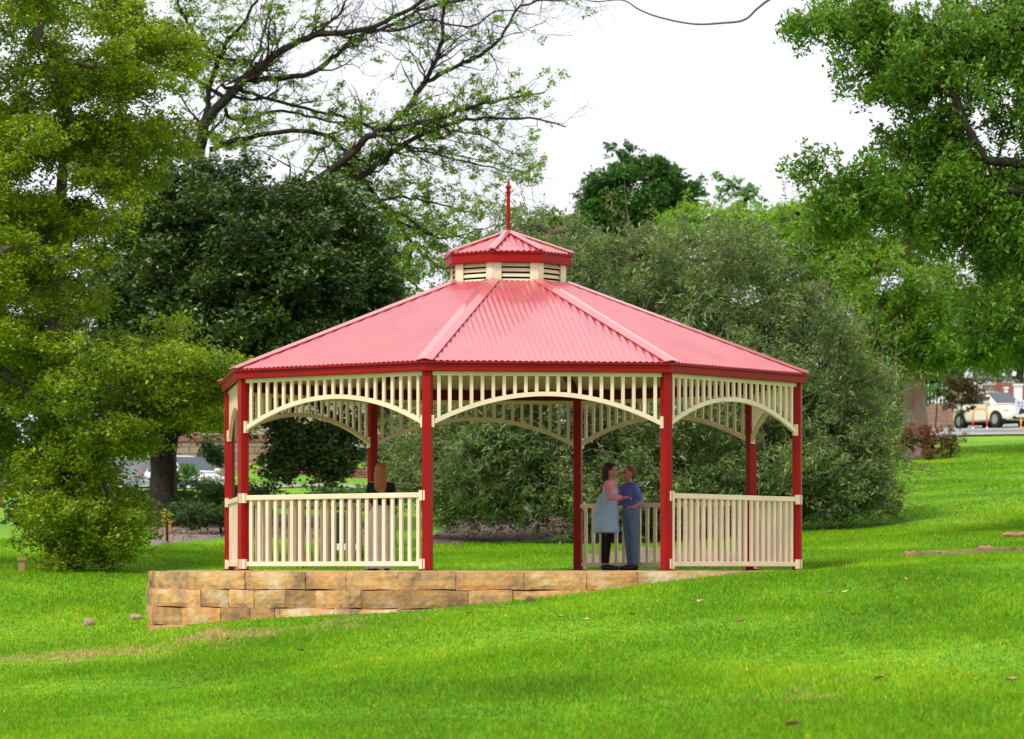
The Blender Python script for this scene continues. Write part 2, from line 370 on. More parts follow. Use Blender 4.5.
# beams (perimeter, dark red) and hip rafters
for i in range(8):
    a,b=posts[i],posts[(i+1)%8]
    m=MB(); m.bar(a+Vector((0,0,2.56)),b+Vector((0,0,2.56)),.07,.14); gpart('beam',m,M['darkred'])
ZE=2.60; RE=4.11; RL=.86; ZL=3.86; S=(ZL-ZE)/(RE-RL)
eave=ring(RE,ZE); lant=ring(RL,ZL)
for i in range(8):
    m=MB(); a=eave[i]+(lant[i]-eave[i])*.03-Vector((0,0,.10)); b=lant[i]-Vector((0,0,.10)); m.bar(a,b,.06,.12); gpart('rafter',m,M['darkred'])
# mid tie ring beam seen inside
m=MB(); rr=ring(2.2,ZE+S*(RE-2.2)-.16)
for i in range(8): m.bar(rr[i],rr[(i+1)%8],.05,.09)
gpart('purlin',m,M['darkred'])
# corrugated sheets
PITCH=.0762; SUB=6
def sheet(A,B,C,D,off,amp,hip=.0):
    """A,B eave corners, D,C upper corners"""
    e=(B-A); L=e.length; e.normalize(); mid=(A+B)/2; midu=(C+D)/2; up=(midu-mid); H=up.length; up.normalize(); n=e.cross(up).normalized()
    if n.z<0: n=-n
    Lu=(C-D).length; nx=int(L/PITCH*SUB); s=np.linspace(-L/2,L/2,nx+1); vs=[];fs=[]
    for j,x in enumerate(s):
        hmax=H if abs(x)<=Lu/2 else H*(L/2-abs(x))/(L/2-Lu/2)
        w=math.sin(2*math.pi*x/PITCH)*amp
        sh=(mid+e*x)
        for t in(0,.34,.67,1): vs.append(sh+up*(hmax*t)+n*(w+off+.0015*math.sin(x*7+t*9)))
    # skew: upper edge centre follows midu (sector is symmetric enough)
    for j in range(nx):
        for k in range(3): a=j*4+k; fs.append((a,a+4,a+5,a+1))
    mb=MB(); mb.add(vs,fs)
    if off>0 and L>2:
        for row in(.12,.38,.64,.88):
            for q in range(-19,20,2):
                x=(q+.25)*PITCH; hm=H if abs(x)<=Lu/2 else H*(L/2-abs(x))/(L/2-Lu/2)
                if hm<H*row+.1: continue
                c=mid+e*x+up*(H*row)+n*(amp+off); k_=len(mb.v)
                mb.add([c+e*.011,c+up*.011,c-e*.011,c-up*.011,c+n*.009],[(0,1,4),(1,2,4),(2,3,4),(3,0,4)])
    return mb
def hipcap(a,b,el,er,w,t,h=.02):
    """bent metal strip from a (low) to b (high); el, er = directions along eaves to both sides"""
    mb=MB(); d=(b-a).normalized()
    vs=[]
    for p in(a,b):
        for q,hh in((el*w,-.0),(Vector((0,0,0)),h),(er*w,0)):
            vs.append(p+q+Vector((0,0,hh+t)))
        for q,hh in((el*w,-.0),(Vector((0,0,0)),h),(er*w,0)):
            vs.append(p+q+Vector((0,0,hh+t-.012)))
    mb.add(vs,[(0,1,7,6),(1,2,8,7),(3,9,10,4),(4,10,11,5),(0,3,4,1),(1,4,5,2),(6,7,10,9),(7,8,11,10),(0,6,9,3),(2,5,11,8)])
    return mb
for i in range(8):
    j=(i+1)%8
    rp=gpart('roof_panel',sheet(eave[i],eave[j],lant[j],lant[i],.02,.0072),M['roofred'],smooth=True)
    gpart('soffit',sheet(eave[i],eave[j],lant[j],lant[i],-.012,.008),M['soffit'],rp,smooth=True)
def hips(E,Lr,w,name,par=None):
    for i in range(8):
        a=E[i]; out=(a-Cc); out.z=0; out.normalize()
        dl=(E[i-1]-a).normalized(); dr=(E[(i+1)%8]-a).normalized()
        s1=(Lr[i]-a)
        # wing directions: perpendicular to hip within each roof plane
        def wing(de):
            d=s1.normalized(); q=de-d*de.dot(d); q.normalize(); return q
        mb=hipcap(a+out*.02,Lr[i],wing(dl),wing(dr),w,.045,.006)
        gpart(name,mb,M['roofhip'],par)
hips(eave,lant,.11,'hip_cap')
# gutter / fascia : profile swept around
def sweep(prof,name,m,par=None,base=RP):
    n=len(prof); vs=[];fs=[]
    for (r,z) in prof: vs+=ring(r,z)
    for a in range(n):
        b=(a+1)%n
        for i in range(8): fs.append((a*8+i,a*8+(i+1)%8,b*8+(i+1)%8,b*8+i))
    mb=MB(); mb.add(vs,fs); return gpart(name,mb,m,par)
f=sweep([(4.05,2.485),(4.09,2.485),(4.10,2.495),(4.10,2.575),(4.135,2.585),(4.135,2.612),(4.115,2.613),(4.115,2.595),(4.05,2.585)],'fascia',M['red'])
for i in range(8):   # underside lining between fascia and beam
    pass
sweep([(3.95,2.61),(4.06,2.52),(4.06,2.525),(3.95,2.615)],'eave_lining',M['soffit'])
# friezes
def frieze(a,b,nb,ar=1):
    d=(b-a); L=d.length; d.normalize(); nrm=Vector((d.y,-d.x,0)); x0=.06; x1=L-.06; zt_=2.485; zend=1.83; zc=2.215
    def P_(x,z,o=0): return a+d*x+nrm*o+Vector((0,0,z))
    def arch(x):
        t=(x-L/2)/((x1-x0)/2); return zc-(zc-zend-.02)*(1-math.sqrt(max(0,1-.0*t*t)))-(zc-zend-.02)*(abs(t)**2.0)
    m=MB()
    for k in range(nb):
        x=x0+(x1-x0)*(k+.6)/(nb+.2); z0=arch(x)+.03
        m.bar(P_(x,z0),P_(x,zt_-.02),.042,.03,up=nrm)
    fr=gpart('frieze_panel',m,M['cream'])
    t=MB(); t.bar(P_(x0,zt_-.022),P_(x1,zt_-.022),.05,.05); gpart('top_rail',t,M['cream'],fr)
    r=MB(); n=28; pts=[(x0+(x1-x0)*q/n) for q in range(n+1)]; vs=[];fs=[]
    for x in pts:
        sl=(arch(x+.01)-arch(x-.01))/.02; nn=Vector((0,0,1))*1-d*sl; nn.normalize(); c=P_(x,arch(x))
        for su,so in((-1,-1),(-1,1),(1,1),(1,-1)): vs.append(c+nn*su*.028+nrm*so*.024)
    for q in range(n):
        for k in range(4): fs.append((q*4+k,q*4+(k+1)%4,q*4+4+(k+1)%4,q*4+4+k))
    fs+= [(0,1,2,3),(n*4+3,n*4+2,n*4+1,n*4)]
    r.add(vs,fs); gpart('arch_rail',r,M['cream'],fr,smooth=False)
    for x in(x0-.005,x1+.005):
        b_=MB(); b_.box(P_(x,zend+.035,.012),(.05,.062,.15),math.atan2(d.y,d.x)); gpart('bracket',b_,M['cream'],fr)
def railing(a,b,nb):
    d=(b-a); L=d.length; d.normalize(); nrm=Vector((d.y,-d.x,0)); x0=.06; x1=L-.06
    def P_(x,z,o=0): return a+d*x+nrm*o+Vector((0,0,z))
    m=MB()
    for k in range(nb):
        x=x0+(x1-x0)*(k+.6)/(nb+.2); m.bar(P_(x,.09),P_(x,.93),.048,.03,up=nrm)
    fr=gpart('railing',m,M['cream'])
    t=MB(); t.bar(P_(x0,.945),P_(x1,.945),.07,.065); gpart('top_rail',t,M['cream'],fr,bev=.006)
    t=MB(); t.bar(P_(x0,.085),P_(x1,.085),.05,.06); gpart('bottom_rail',t,M['cream'],fr,bev=.005)
    for x in(x0-.0,x1+.0):
        for z in(.94,.085):
            b_=MB(); b_.box(P_(x+(-.02 if x<1 else .02),z,.045),(.09,.05,.125),math.atan2(d.y,d.x)); gpart('bracket',b_,M['cream'],fr)
for i in range(8):
    frieze(posts[i],posts[(i+1)%8],21)
    if i not in(0,4): railing(posts[i],posts[(i+1)%8],21)
# lantern
zb0=ZL-.06; zb1=4.14; LR=.80
lr=ring(LR,0)
core=MB()
vs=ring(.70,zb0)+ring(.70,zb1); core.add(vs,[(i,(i+1)%8,8+(i+1)%8,8+i) for i in range(8)]); 
lt=gpart('lantern',core,M['void'])
for i in range(8):
    a=lr[i]; ang=math.atan2(a.y-CY,a.x-CX); b=MB()
    pa=lr[i-1];pn=lr[(i+1)%8]
    for q in(pa,pn):
        d=(q-a).normalized(); b.bar(a+d*.055+Vector((0,0,zb0)),a+d*.055+Vector((0,0,zb1)),.11,.022,up=Vector((a.x-CX,a.y-CY,0)).normalized() if False else d.cross(Vector((0,0,1))))
    gpart('corner_board',b,M['cream'],lt)
    l=MB(); d=(pn-a); Ln=d.length; d.normalize(); n=Vector((d.y,-d.x,0))
    for z in(3.885,3.955,4.025,4.095):
        for side in(0,):
            p0=a+d*.10+Vector((0,0,z)); p1=a+d*(Ln-.10)+Vector((0,0,z))
            l.bar(p0-n*.025,p1-n*.025,.012,.048,up=(Vector((0,0,1))-n*.55).normalized())
    gpart('louvre_panel',l,M['cream'],lt)
lf=sweep([(.80,4.12),(.87,4.12),(.885,4.13),(.885,4.235),(.905,4.245),(.905,4.262),(.80,4.262)],'lantern_fascia',M['red'],lt)
le=ring(.90,4.26); la=ring(.03,4.575)
for i in range(8):
    j=(i+1)%8; gpart('lantern_roof_panel',sheet(le[i],le[j],la[j],la[i],.012,.008),M['roofred'],lt,smooth=True)
hips(le,la,.05,'lantern_hip_cap',lt)
fn=MB(); fn.lathe([(.10,4.56),(.04,4.60),(.027,4.63),(.025,5.12),(.036,5.13),(.036,5.15),(.024,5.155),(.022,5.18),(.042,5.20),(.042,5.22),(.018,5.235),(.012,5.28),(.002,5.32)],(CX,CY,0),14)
gpart('finial',fn,M['red'],smooth=False)

# ------------------------------------------------------------------ stone platform
RPf=5.2
def pring(rad): return [Cc+Vector((math.cos(a),math.sin(a),0))*rad for a in angs]
plat=empty('stone_platform',Cc,'low octagonal platform of rough tan sandstone blocks under the bandstand','platform')
outer=pring(RPf)
blocks=MB(); bc=[]
def roughblock(c,d,rz,tint):
    """box with slightly displaced face, subdivided"""
    nx,nz=max(2,int(d[0]/.08)),4; ca,sa=math.cos(rz),math.sin(rz); vs=[];fs=[]
    ph=random.uniform(0,50)
    for i in range(nx+1):
        for k in range(nz+1):
            x=-d[0]/2+d[0]*i/nx; z=-d[2]/2+d[2]*k/nz
            ex=min(i,nx-i)/1.0; ez=min(k,nz-k)
            rec=.009*(ez==0)+.007*(ex==0)
            y=-d[1]/2+rec+.006*math.sin(x*9+ph)+.004*math.sin(z*23+ph*2+x*5)+random.uniform(-.004,.004)
            zz=z+(.008*math.sin(x*6+ph) if k in(0,nz) else 0)
            vs.append((c[0]+x*ca-y*sa,c[1]+x*sa+y*ca,c[2]+zz))
    n0=len(vs)
    for i in range(nx):
        for k in range(nz): a=i*(nz+1)+k; fs.append((a,a+nz+1,a+nz+2,a+1))
    # back plane
    for x in(-d[0]/2,d[0]/2):
        for z in(-d[2]/2,d[2]/2):
            y=d[1]/2; vs.append((c[0]+x*ca-y*sa,c[1]+x*sa+y*ca,c[2]+z))
    top=[i*(nz+1)+nz for i in range(nx+1)]; bot=[i*(nz+1) for i in range(nx+1)]
    fs.append(tuple(top)+(n0+3,n0+1)); fs.append(tuple(reversed(bot))+(n0,n0+2))
    fs.append(tuple(range(0,nz+1))[::-1]+(n0,n0+1)[::1]); fs.append(tuple(nx*(nz+1)+k for k in range(nz+1))+(n0+3,n0+2))
    blocks.add(vs,fs); bc.extend([tint]*len(vs))
CH=.228
for ci in range(4):
    z=-.01-CH/2-ci*CH; grow=.045*ci
    o=pring(RPf+grow)
    for i in range(8):
        a,b=o[i],o[(i+1)%8]; d=b-a; L=d.length; d.normalize(); n=Vector((d.y,-d.x,0)); x=0 if ci%2 else -.0
        while x<L-.05:
            w=random.uniform(.38,1.0); 
            if L-x-w<.3: w=L-x
            c=a+d*(x+w/2)-n*.15; t=(1.2,1.15,1.08) if ci==0 and random.random()<.5 else random.choice([(1,1,1),(1.15,1.05,.95),(.8,.75,.7),(1.1,.92,.75),(.95,.98,1.0),(.7,.66,.62),(1.2,1.15,1.1)])
            roughblock((c.x,c.y,z+random.uniform(-.004,.004)),(w-.007,.3+random.uniform(-.02,.02),CH-.008),math.atan2(d.y,d.x),t)
            x+=w
me=blocks.mesh('wall'); at=me.color_attributes.new('Col','FLOAT_COLOR','POINT')
at.data.foreach_set('color',np.concatenate([np.array(bc,np.float32),np.ones((len(bc),1),np.float32)],1).ravel())
wpart('wall',me,M['stone'],plat)
fl=MB(); vs=pring(RPf-.28)+[v+Vector((0,0,-.9)) for v in pring(RPf-.28)]
fl.add([v+Vector((0,0,.0)) for v in vs],[tuple(range(8))]+[(i,8+i,8+(i+1)%8,(i+1)%8) for i in range(8)]); wpart('floor',fl.mesh(),M['paving'],plat)

# ------------------------------------------------------------------ foliage engine
def leaves(C,size,asp=.5,up=.5,droop=0,colr=None,fold=False):
    n=len(C); 
    nr=rng.normal(size=(n,3)); nr/=np.linalg.norm(nr,axis=1)[:,None]; nr[:,2]=np.abs(nr[:,2])+up; nr/=np.linalg.norm(nr,axis=1)[:,None]
    t=rng.normal(size=(n,3)); t[:,2]-=droop; t-=nr*(t*nr).sum(1)[:,None]; t/=np.linalg.norm(t,axis=1)[:,None]+1e-9
    s=np.cross(nr,t); L=(size*rng.uniform(.65,1.35,n))[:,None]; W=L*asp
    v=np.empty((n,4,3)); v[:,0]=C-t*L*.5; v[:,1]=C+s*W*.5+nr*L*.06; v[:,2]=C+t*L*.5; v[:,3]=C-s*W*.5+nr*L*.06
    return v.reshape(-1,3), np.repeat(colr,4,axis=0)
def lobes_to_clumps(lobes,shell=.45):
    out=[]
    for (c,r,n) in lobes:
        d=rng.normal(size=(n,3)); d/=np.linalg.norm(d,axis=1)[:,None]; q=(shell+(1-shell)*rng.random(n)**.7)[:,None]
        p=np.array(c)+d*q*np.array(r); out.append(p)
    return np.concatenate(out)
def foliage(clumps,rc,per,size,A,B,asp=.5,up=.5,droop=0,flat=.65,tip=None,tipf=0,hvar=.25,twiggy=.3,spray=16,ssz=.17):
    n=len(clumps); rr=rc*rng.uniform(.65,1.3,n)
    cc=np.repeat(np.arange(n),per)
    ns=max(3,per//spray); sd_=rng.normal(size=(n*ns,3)); sd_/=np.linalg.norm(sd_,axis=1)[:,None]; sq=rng.random(n*ns)**.4
    si=cc*ns+rng.integers(0,ns,n*per); d=sd_[si]; q=sq[si]
    # lumpy clumps: radius modulated by direction
    mod=1+.35*np.sin(d[:,0]*5+cc*1.7)*np.sin(d[:,1]*5+cc*2.3)+twiggy*rng.normal(size=n*per)*.5
    mod=mod[si%len(mod)] if False else 1+.35*np.sin(d[:,0]*5+cc*1.7)*np.sin(d[:,1]*5+cc*2.3)
    p=clumps[cc]+d*(q*mod*rr[cc])[:,None]*np.array([1,1,flat])+rng.normal(size=(n*per,3))*rc*ssz*np.array([1,1,.7+.5*droop*(droop>0)])
    ct=rng.random(n)[cc]*.45+rng.random(n*ns)[si]*.3+rng.random(n*per)*.25
    c=np.array(A)[None]*(1-ct)[:,None]+np.array(B)[None]*ct[:,None]
    c*=rng.uniform(1-hvar,1+hvar,n*per)[:,None]
    if tip is not None:
        k=rng.random(n*per)<tipf*(.4+1.2*rng.random(n)[cc]); c[k]=np.array(tip)*rng.uniform(.7,1.2,(k.sum(),1))
    v,cl=leaves(p,size,asp,up,droop,c)
    f=np.arange(len(v)).reshape(-1,4); return v,f,cl
def skeleton(trunk,clumps,r0,rmin=.012,n=6,wob=.12):
    """trunk: polyline list of lists (Vector,r). clumps joined to nearest node"""
    nodes=[];par=[];rad=[]
    mb=MB()
    for poly in trunk:
        pts=[p for p,_ in poly]; rs=[r for _,r in poly]
        # resample
        P2=[];R2=[]
        for a in range(len(pts)-1):
            for t in np.linspace(0,1,4,endpoint=False):
                P2.append(pts[a].lerp(pts[a+1],t)+(Vector(rng.normal(size=3))*rs[a]*.10 if a+t>0 else Vector((0,0,0)))); R2.append(rs[a]*(1-t)+rs[a+1]*t)
        P2.append(pts[-1]);R2.append(rs[-1])
        mb.tube(P2,R2,9)
        for p,r in list(zip(P2,R2))[2:]: nodes.append(np.array(p)); par.append(-1); rad.append(r)
    nt_=len(nodes)
    cl=np.array(clumps); left=list(range(len(cl))); N=np.array(nodes)
    dist=np.linalg.norm(cl[:,None]-N[None],axis=2); best=dist.argmin(1); bd=dist.min(1)
    order=[]; done=np.zeros(len(cl),bool); nid=[None]*len(cl)
    for _ in range(len(cl)):
        k=int(np.where(done,1e9,bd).argmin()); done[k]=True
        nodes.append(cl[k]); par.append(int(best[k])); nid[k]=len(nodes)-1
        d=np.linalg.norm(cl-cl[k],axis=1)*1.12; upd=(d<bd)&~done; bd[upd]=d[upd]; best[upd]=len(nodes)-1
    cnt=np.zeros(len(nodes)); cnt[nt_:]=1
    for i in range(len(nodes)-1,nt_-1,-1):
        if par[i]>=nt_: cnt[par[i]]+=cnt[i]
    for i in range(nt_,len(nodes)):
        a=Vector(nodes[par[i]]); b=Vector(nodes[i]); r1=max(rmin,rmin*math.sqrt(cnt[i])); 
        r_a=min(rad[par[i]]*.8 if par[i]<nt_ else 9,r1*1.25)
        L=(b-a).length; mid=a.lerp(b,.5)+Vector(rng.normal(size=3))*L*wob; q=a.lerp(mid,.5)+Vector(rng.normal(size=3))*L*wob*.3
        mb.tube([a,q,mid,b],[r_a,(r_a+r1)/2,(r_a+r1)/2,r1*.7],n if r1>.03 else 4,cap=False)
    return mb
def tree(name,label,cat,base,trunk,clumps,leafargs,bark,group=None,rmin=.012,leafmt=None,skel=True,extra=None):
    t=empty(name,base,label,cat,group)
    v,f,c=foliage(clumps,**leafargs)
    if extra:
        v2,f2,c2=extra; f=np.concatenate([f,f2+len(v)]); v=np.concatenate([v,v2]); c=np.concatenate([c,c2])
    wpart('crown',npmesh('crown',v,f,colr=c),leafmt or LEAF,t)
    if skel: wpart('trunk',skeleton(trunk,clumps,.2,rmin).mesh('trunk',True),bark,t)
    else:
        mb=MB(); [mb.tube([p for p,_ in poly],[r for _,r in poly],9) for poly in trunk]; wpart('trunk',mb.mesh('trunk',True),bark,t)
    return t
def base_at(u,Y): x=(u-512)/F*Y; return Vector((x,Y,zg(x,Y)))
def lobe(u,v,Y,ru,rv,ry,n): s=Y/F; p=P(u,v,Y); return ((p.x,p.y,p.z),(ru*s,ry,rv*s),n)

YG=(.155,.235,.012)
# 1. near left tree, yellow-green
Y1=54; b=base_at(58,Y1)
L=[lobe(-40,60,Y1+.5,110,110,2.6,75),lobe(75,25,Y1,95,75,2.4,70),lobe(150,95,Y1+.5,55,70,1.8,42),lobe(50,175,Y1-.5,90,70,2.2,62),lobe(-60,260,Y1,100,120,2.6,60),
   lobe(20,300,Y1-.4,85,70,2,55),lobe(165,372,Y1,62,46,1.5,42),lobe(90,400,Y1-.3,75,70,2,50),lobe(78,492,Y1-.6,46,40,1.4,27),lobe(75,448,Y1-.4,45,24,1.3,18),lobe(20,478,Y1-.3,22,12,.8,4),lobe(60,535,Y1-.6,34,14,.8,8),lobe(110,515,Y1-.6,45,40,1.2,24),lobe(-40,415,Y1,60,30,2,20),
   lobe(72,558,Y1-.9,18,14,.4,4),lobe(195,425,Y1,28,12,.8,8),lobe(125,445,Y1,22,10,.8,6),lobe(8,452,Y1+.4,34,14,.8,9),lobe(15,120,Y1,90,60,2.2,50),lobe(10,370,Y1+1,60,50,1.5,26),lobe(50,250,Y1+.6,60,50,1.8,34),lobe(128,160,Y1+.4,42,40,1.5,22),lobe(210,400,Y1+.3,28,45,.8,14)]
L=[(c_,r_,max(3,int(n_*.66))) for c_,r_,n_ in L]
cl=lobes_to_clumps(L,.45)
tr=[[(b-Vector((0,0,.3)),.26),(P(60,470,Y1),.21),(P(52,425,Y1),.19)],[(P(52,425,Y1),.13),(P(30,395,Y1),.11),(P(0,370,Y1+.5),.09),(P(-40,300,Y1+.5),.07),(P(-60,180,Y1),.05)],
    [(P(52,425,Y1),.12),(P(75,398,Y1),.10),(P(110,360,Y1),.07),(P(128,330,Y1+.3),.03)],[(P(52,425,Y1),.14),(P(50,330,Y1+.3),.11),(P(60,200,Y1+.2),.09),(P(70,60,Y1),.05)],[(P(52,430,Y1),.07),(P(90,445,Y1-.3),.05),(P(110,500,Y1-.5),.03)]]
tree('park_tree','big yellow-green feathery tree overhanging the lawn left of the bandstand','tree',b,tr,cl,dict(rc=.50,per=640,size=.074,A=(.045,.12,.012),B=(.34,.43,.018),asp=.5,up=.45,flat=.42,hvar=.22,spray=30,ssz=.15,tip=(.48,.50,.02),tipf=.10),M['greybark'],rmin=.011)

# 2. dark glossy evergreen
Y2=74; b=base_at(163,Y2)
L=[lobe(250,300,Y2+.5,90,95,1.5,110),lobe(140,260,Y2+1.2,45,80,1,52),lobe(255,235,Y2,85,75,2.6,95),lobe(330,290,Y2-.3,70,90,2.3,95),lobe(240,340,Y2-.6,95,85,2.5,110),lobe(160,280,Y2,50,100,2,60),lobe(180,395,Y2,70,45,2,40),lobe(360,330,Y2,38,60,1.5,30),lobe(335,215,Y2+.6,40,45,1.6,28),lobe(190,205,Y2+.8,50,50,1.8,40),lobe(130,330,Y2+.5,40,60,1.6,24),
   lobe(295,440,Y2-.4,34,28,.9,13),lobe(345,445,Y2-.4,26,30,.9,10),lobe(285,462,Y2-.4,14,14,.5,5),lobe(330,468,Y2-.4,12,12,.5,4)]
cl=lobes_to_clumps(L,.45)
tr=[[(b-Vector((0,0,.3)),.33),(P(162,500,Y2),.27),(P(164,440,Y2),.26),(P(190,370,Y2),.2),(P(230,300,Y2),.14),(P(250,220,Y2),.08)],[(P(175,430,Y2),.17),(P(250,405,Y2),.13),(P(310,400,Y2),.09),(P(340,420,Y2-.2),.05)],[(P(195,380,Y2),.14),(P(290,330,Y2),.1),(P(345,290,Y2),.06)]]
tree('evergreen_tree','dark glossy-leaved evergreen tree with a black trunk behind the left side of the bandstand','tree',b,tr,cl,dict(rc=.44,per=370,size=.13,A=(.022,.058,.012),B=(.095,.16,.03),asp=.45,up=.5,flat=.75,tip=(.14,.13,.05),tipf=.04,hvar=.4,spray=14,ssz=.2),M['bark'],rmin=.014,leafmt=GLOSS)

# 3. half-bare spreading tree
Y3=86
t3=empty('spreading_tree',base_at(168,Y3),'tall half-bare tree with long dark limbs and sparse light leaves against the white sky','tree')
limbs=[ # (points px, start width px, end width px, leaf density, dy)
 ([(168,520),(172,400),(185,280),(196,180),(205,121)],18,11,0,0),
 ([(205,121),(225,100),(246,78),(278,53),(315,35),(365,29),(410,8),(445,-12)],11,3,.15,-1),
 ([(246,80),(303,76),(332,59),(356,39),(393,25),(426,8),(470,-2)],6,2.5,.3,1),
 ([(196,280),(250,220),(300,190),(344,160),(373,133),(410,125),(450,115),(467,108),(500,100),(545,92)],11,1.6,.8,-1.5),
 ([(344,190),(385,158),(410,141),(442,127),(475,119),(529,119),(566,127)],7,1.3,.4,-2),
 ([(405,117),(420,88),(433,66),(442,40),(443,10),(450,-8)],6,2.5,.25,0),
 ([(420,84),(459,66),(483,53),(504,33),(520,8),(549,0),(590,-2)],4.5,1.5,.15,1),
 ([(221,86),(262,96),(315,111),(356,119),(393,144),(442,156),(475,164),(508,172),(530,171)],4,1,.5,0),
 ([(300,190),(344,189),(373,201),(401,197),(442,205),(488,217)],5,1,1,1),
 ([(330,170),(356,176),(393,217),(414,246),(438,266),(462,266)],5,1.2,1,2),
 ([(225,110),(237,119),(283,111),(319,119),(356,123)],4,2,.9,1),
 ([(210,150),(246,137),(319,133),(344,150),(360,160)],6,3,1,0),
 ([(205,121),(212,80),(225,45),(245,20),(262,-10)],6,2.5,1,0),
 ([(225,60),(200,40),(180,10),(175,-15)],4,2,.9,-1),
 ([(246,78),(262,40),(270,10),(276,-10)],3,1.5,.5,1),
 ([(393,144),(430,150),(470,158),(520,170)],2.5,.9,.4,2),
 ([(373,201),(410,220),(440,238),(470,232),(500,225)],3.5,.9,1,-1),
 ([(393,217),(420,232),(455,236),(490,240)],3,.9,1,0),
 ([(414,246),(408,270),(420,290),(450,300)],3,1,1,0),
 ([(315,35),(340,12),(350,-10)],3.5,1.5,.2,0),
 ([(365,29),(400,30),(430,20),(468,26),(500,10),(530,14)],3,1,.1,-1),
 ([(442,127),(480,135),(505,150),(530,160)],2,.8,.3,0),
]
s3=Y3/F; mb=MB(); lc=[]; tw=MB()
def twigs(p,d,L,r,depth):
    n=4; pts=[p]; q=p.copy(); dd=d.copy()
    for i in range(n):
        dd=(dd+Vector(rng.normal(size=3))*.28+Vector((0,0,.03))).normalized(); q=q+dd*L/n; pts.append(q.copy())
    tw.tube(pts,[r*(1-.75*i/n) for i in range(n+1)],4,cap=False)
    if depth>0:
        for i in range(1,n+1):
            if rng.random()<.75: twigs(pts[i],(dd+Vector(rng.normal(size=3))*.75).normalized(),L*.6,r*.55,depth-1)
    return pts
for pts,w0,w1,den,dy in limbs:
    n=len(pts); Q=[];Rr=[]
    Pv=[P(u,v,Y3+(dy*i/(n-1) if pts[0][1]<500 else 0)) for i,(u,v) in enumerate(pts)]
    for i in range(n-1):
        for t in np.linspace(0,1,5,endpoint=False):
            g=(i+t)/(n-1); a=Pv[max(i-1,0)];b_=Pv[i];c=Pv[i+1];d=Pv[min(i+2,n-1)]
            p=.5*((2*b_)+(c-a)*t+(2*a-5*b_+4*c-d)*t*t+(3*b_-a-3*c+d)*t**3)
            Q.append(p+Vector(rng.normal(size=3))*.02); Rr.append((w0+(w1-w0)*g)*s3/2)
    Q.append(Pv[-1]);Rr.append(w1*s3/2); mb.tube(Q,Rr,7)
    if w0<20:
        for i in range(2,len(Q)):
            g=i/len(Q); dirn=(Q[i]-Q[i-1]).normalized()
            k=1+(rng.random()<.5)
            for _ in range(k):
                if rng.random()<.62:
                    dv=(dirn*.9+Vector(rng.normal(size=3))*.75).normalized()
                    tp=twigs(Q[i],dv,rng.uniform(.5,1.5)*(1.1-.3*g),max(.006,Rr[i]*.4),2)
                    if rng.random()<den: lc+= [np.array(tp[2]),np.array(tp[-1])]
            if rng.random()<den*.6: lc.append(np.array(Q[i])+rng.normal(size=3)*.25)
wpart('trunk',mb.mesh('trunk',True),M['bark'],t3); wpart('twig',tw.mesh('twig',True),M['bark'],t3)
extra3=lobes_to_clumps([lobe(225,50,Y3,35,50,1,26),lobe(395,215,Y3,45,35,1,30),lobe(220,140,Y3,60,25,1,26),lobe(350,170,Y3+1,30,30,1,16),lobe(390,255,Y3,28,45,1,22),lobe(430,112,Y3,45,12,.8,14),lobe(470,245,Y3,35,22,1,8),lobe(330,60,Y3,60,30,1,6),lobe(185,60,Y3,30,60,1,22)],.1)
v,f,c=foliage(np.concatenate([np.array(lc),extra3]),rc=.34,per=58,size=.085,A=(.11,.22,.02),B=(.28,.40,.05),asp=.55,up=.4,flat=.7,hvar=.25,twiggy=.7)
wpart('crown',npmesh('crown',v,f,colr=c),LEAF,t3)

# 4. huge grey-green bush behind the bandstand
Y4=68; b=Vector((P(665,0,Y4).x,Y4,0)); b.z=zg(b.x,b.y)
L=[lobe(610,300,Y4+1,110,78,3,150),lobe(720,310,Y4+1,110,85,3,150),lobe(795,378,Y4+.5,85,82,2.6,115),lobe(840,450,Y4,58,55,2,70),lobe(700,410,Y4-1,130,90,2.6,170),lobe(560,390,Y4-1,110,85,2.6,130),
   lobe(500,460,Y4-1.5,75,55,2,70),lobe(620,480,Y4-1.5,110,45,2,90),lobe(760,470,Y4-1.5,90,45,2,80),lobe(540,255,Y4+1.5,45,35,1.6,22),lobe(450,440,Y4,55,50,2,42),lobe(850,395,Y4+1,40,50,1.6,32),lobe(690,492,Y4-2.2,150,26,1.5,90),lobe(835,488,Y4-1,62,26,1.5,50),lobe(600,502,Y4-2.5,90,22,1.2,50),lobe(490,500,Y4-1.5,62,18,1.2,34),lobe(420,470,Y4,35,28,1.4,14)]
cl=lobes_to_clumps(L,.5)
s4=Y4/F
# wispy upright shoots: long thin pale twigs with narrow leaves
shoots=MB(); base=np.array(b); sl=[]
for i in range(1500):
    p=cl[rng.integers(len(cl))]+rng.normal(size=3)*.25; d=Vector(p-np.array([b.x,b.y,b.z+1.5])).normalized()
    d=(d*.8+Vector((0,-.1,.55))+Vector(rng.normal(size=3))*.55).normalized(); L_=rng.uniform(.4,1.2); pts=[Vector(p)]
    for k in range(4):
        d=(d+Vector(rng.normal(size=3))*.22).normalized(); pts.append(pts[-1]+d*L_/4)
    shoots.tube(pts,[.011,.010,.008,.006,.004],3,cap=False)
    if i<1100:
        for k in range(14):
            a=rng.random(); q=pts[2].lerp(pts[4],a)+Vector(rng.normal(size=3))*.06; sl.append(np.array(q))
sl=np.array(sl); cs=np.array([(.22,.28,.11)])*rng.uniform(.7,1.5,(len(sl),1)); kk=rng.random(len(sl))<.12; cs[kk]=np.array([.30,.12,.06])
v2,c2=leaves(sl,.12,.2,.2,-.4,cs); f2=np.arange(len(v2)).reshape(-1,4)
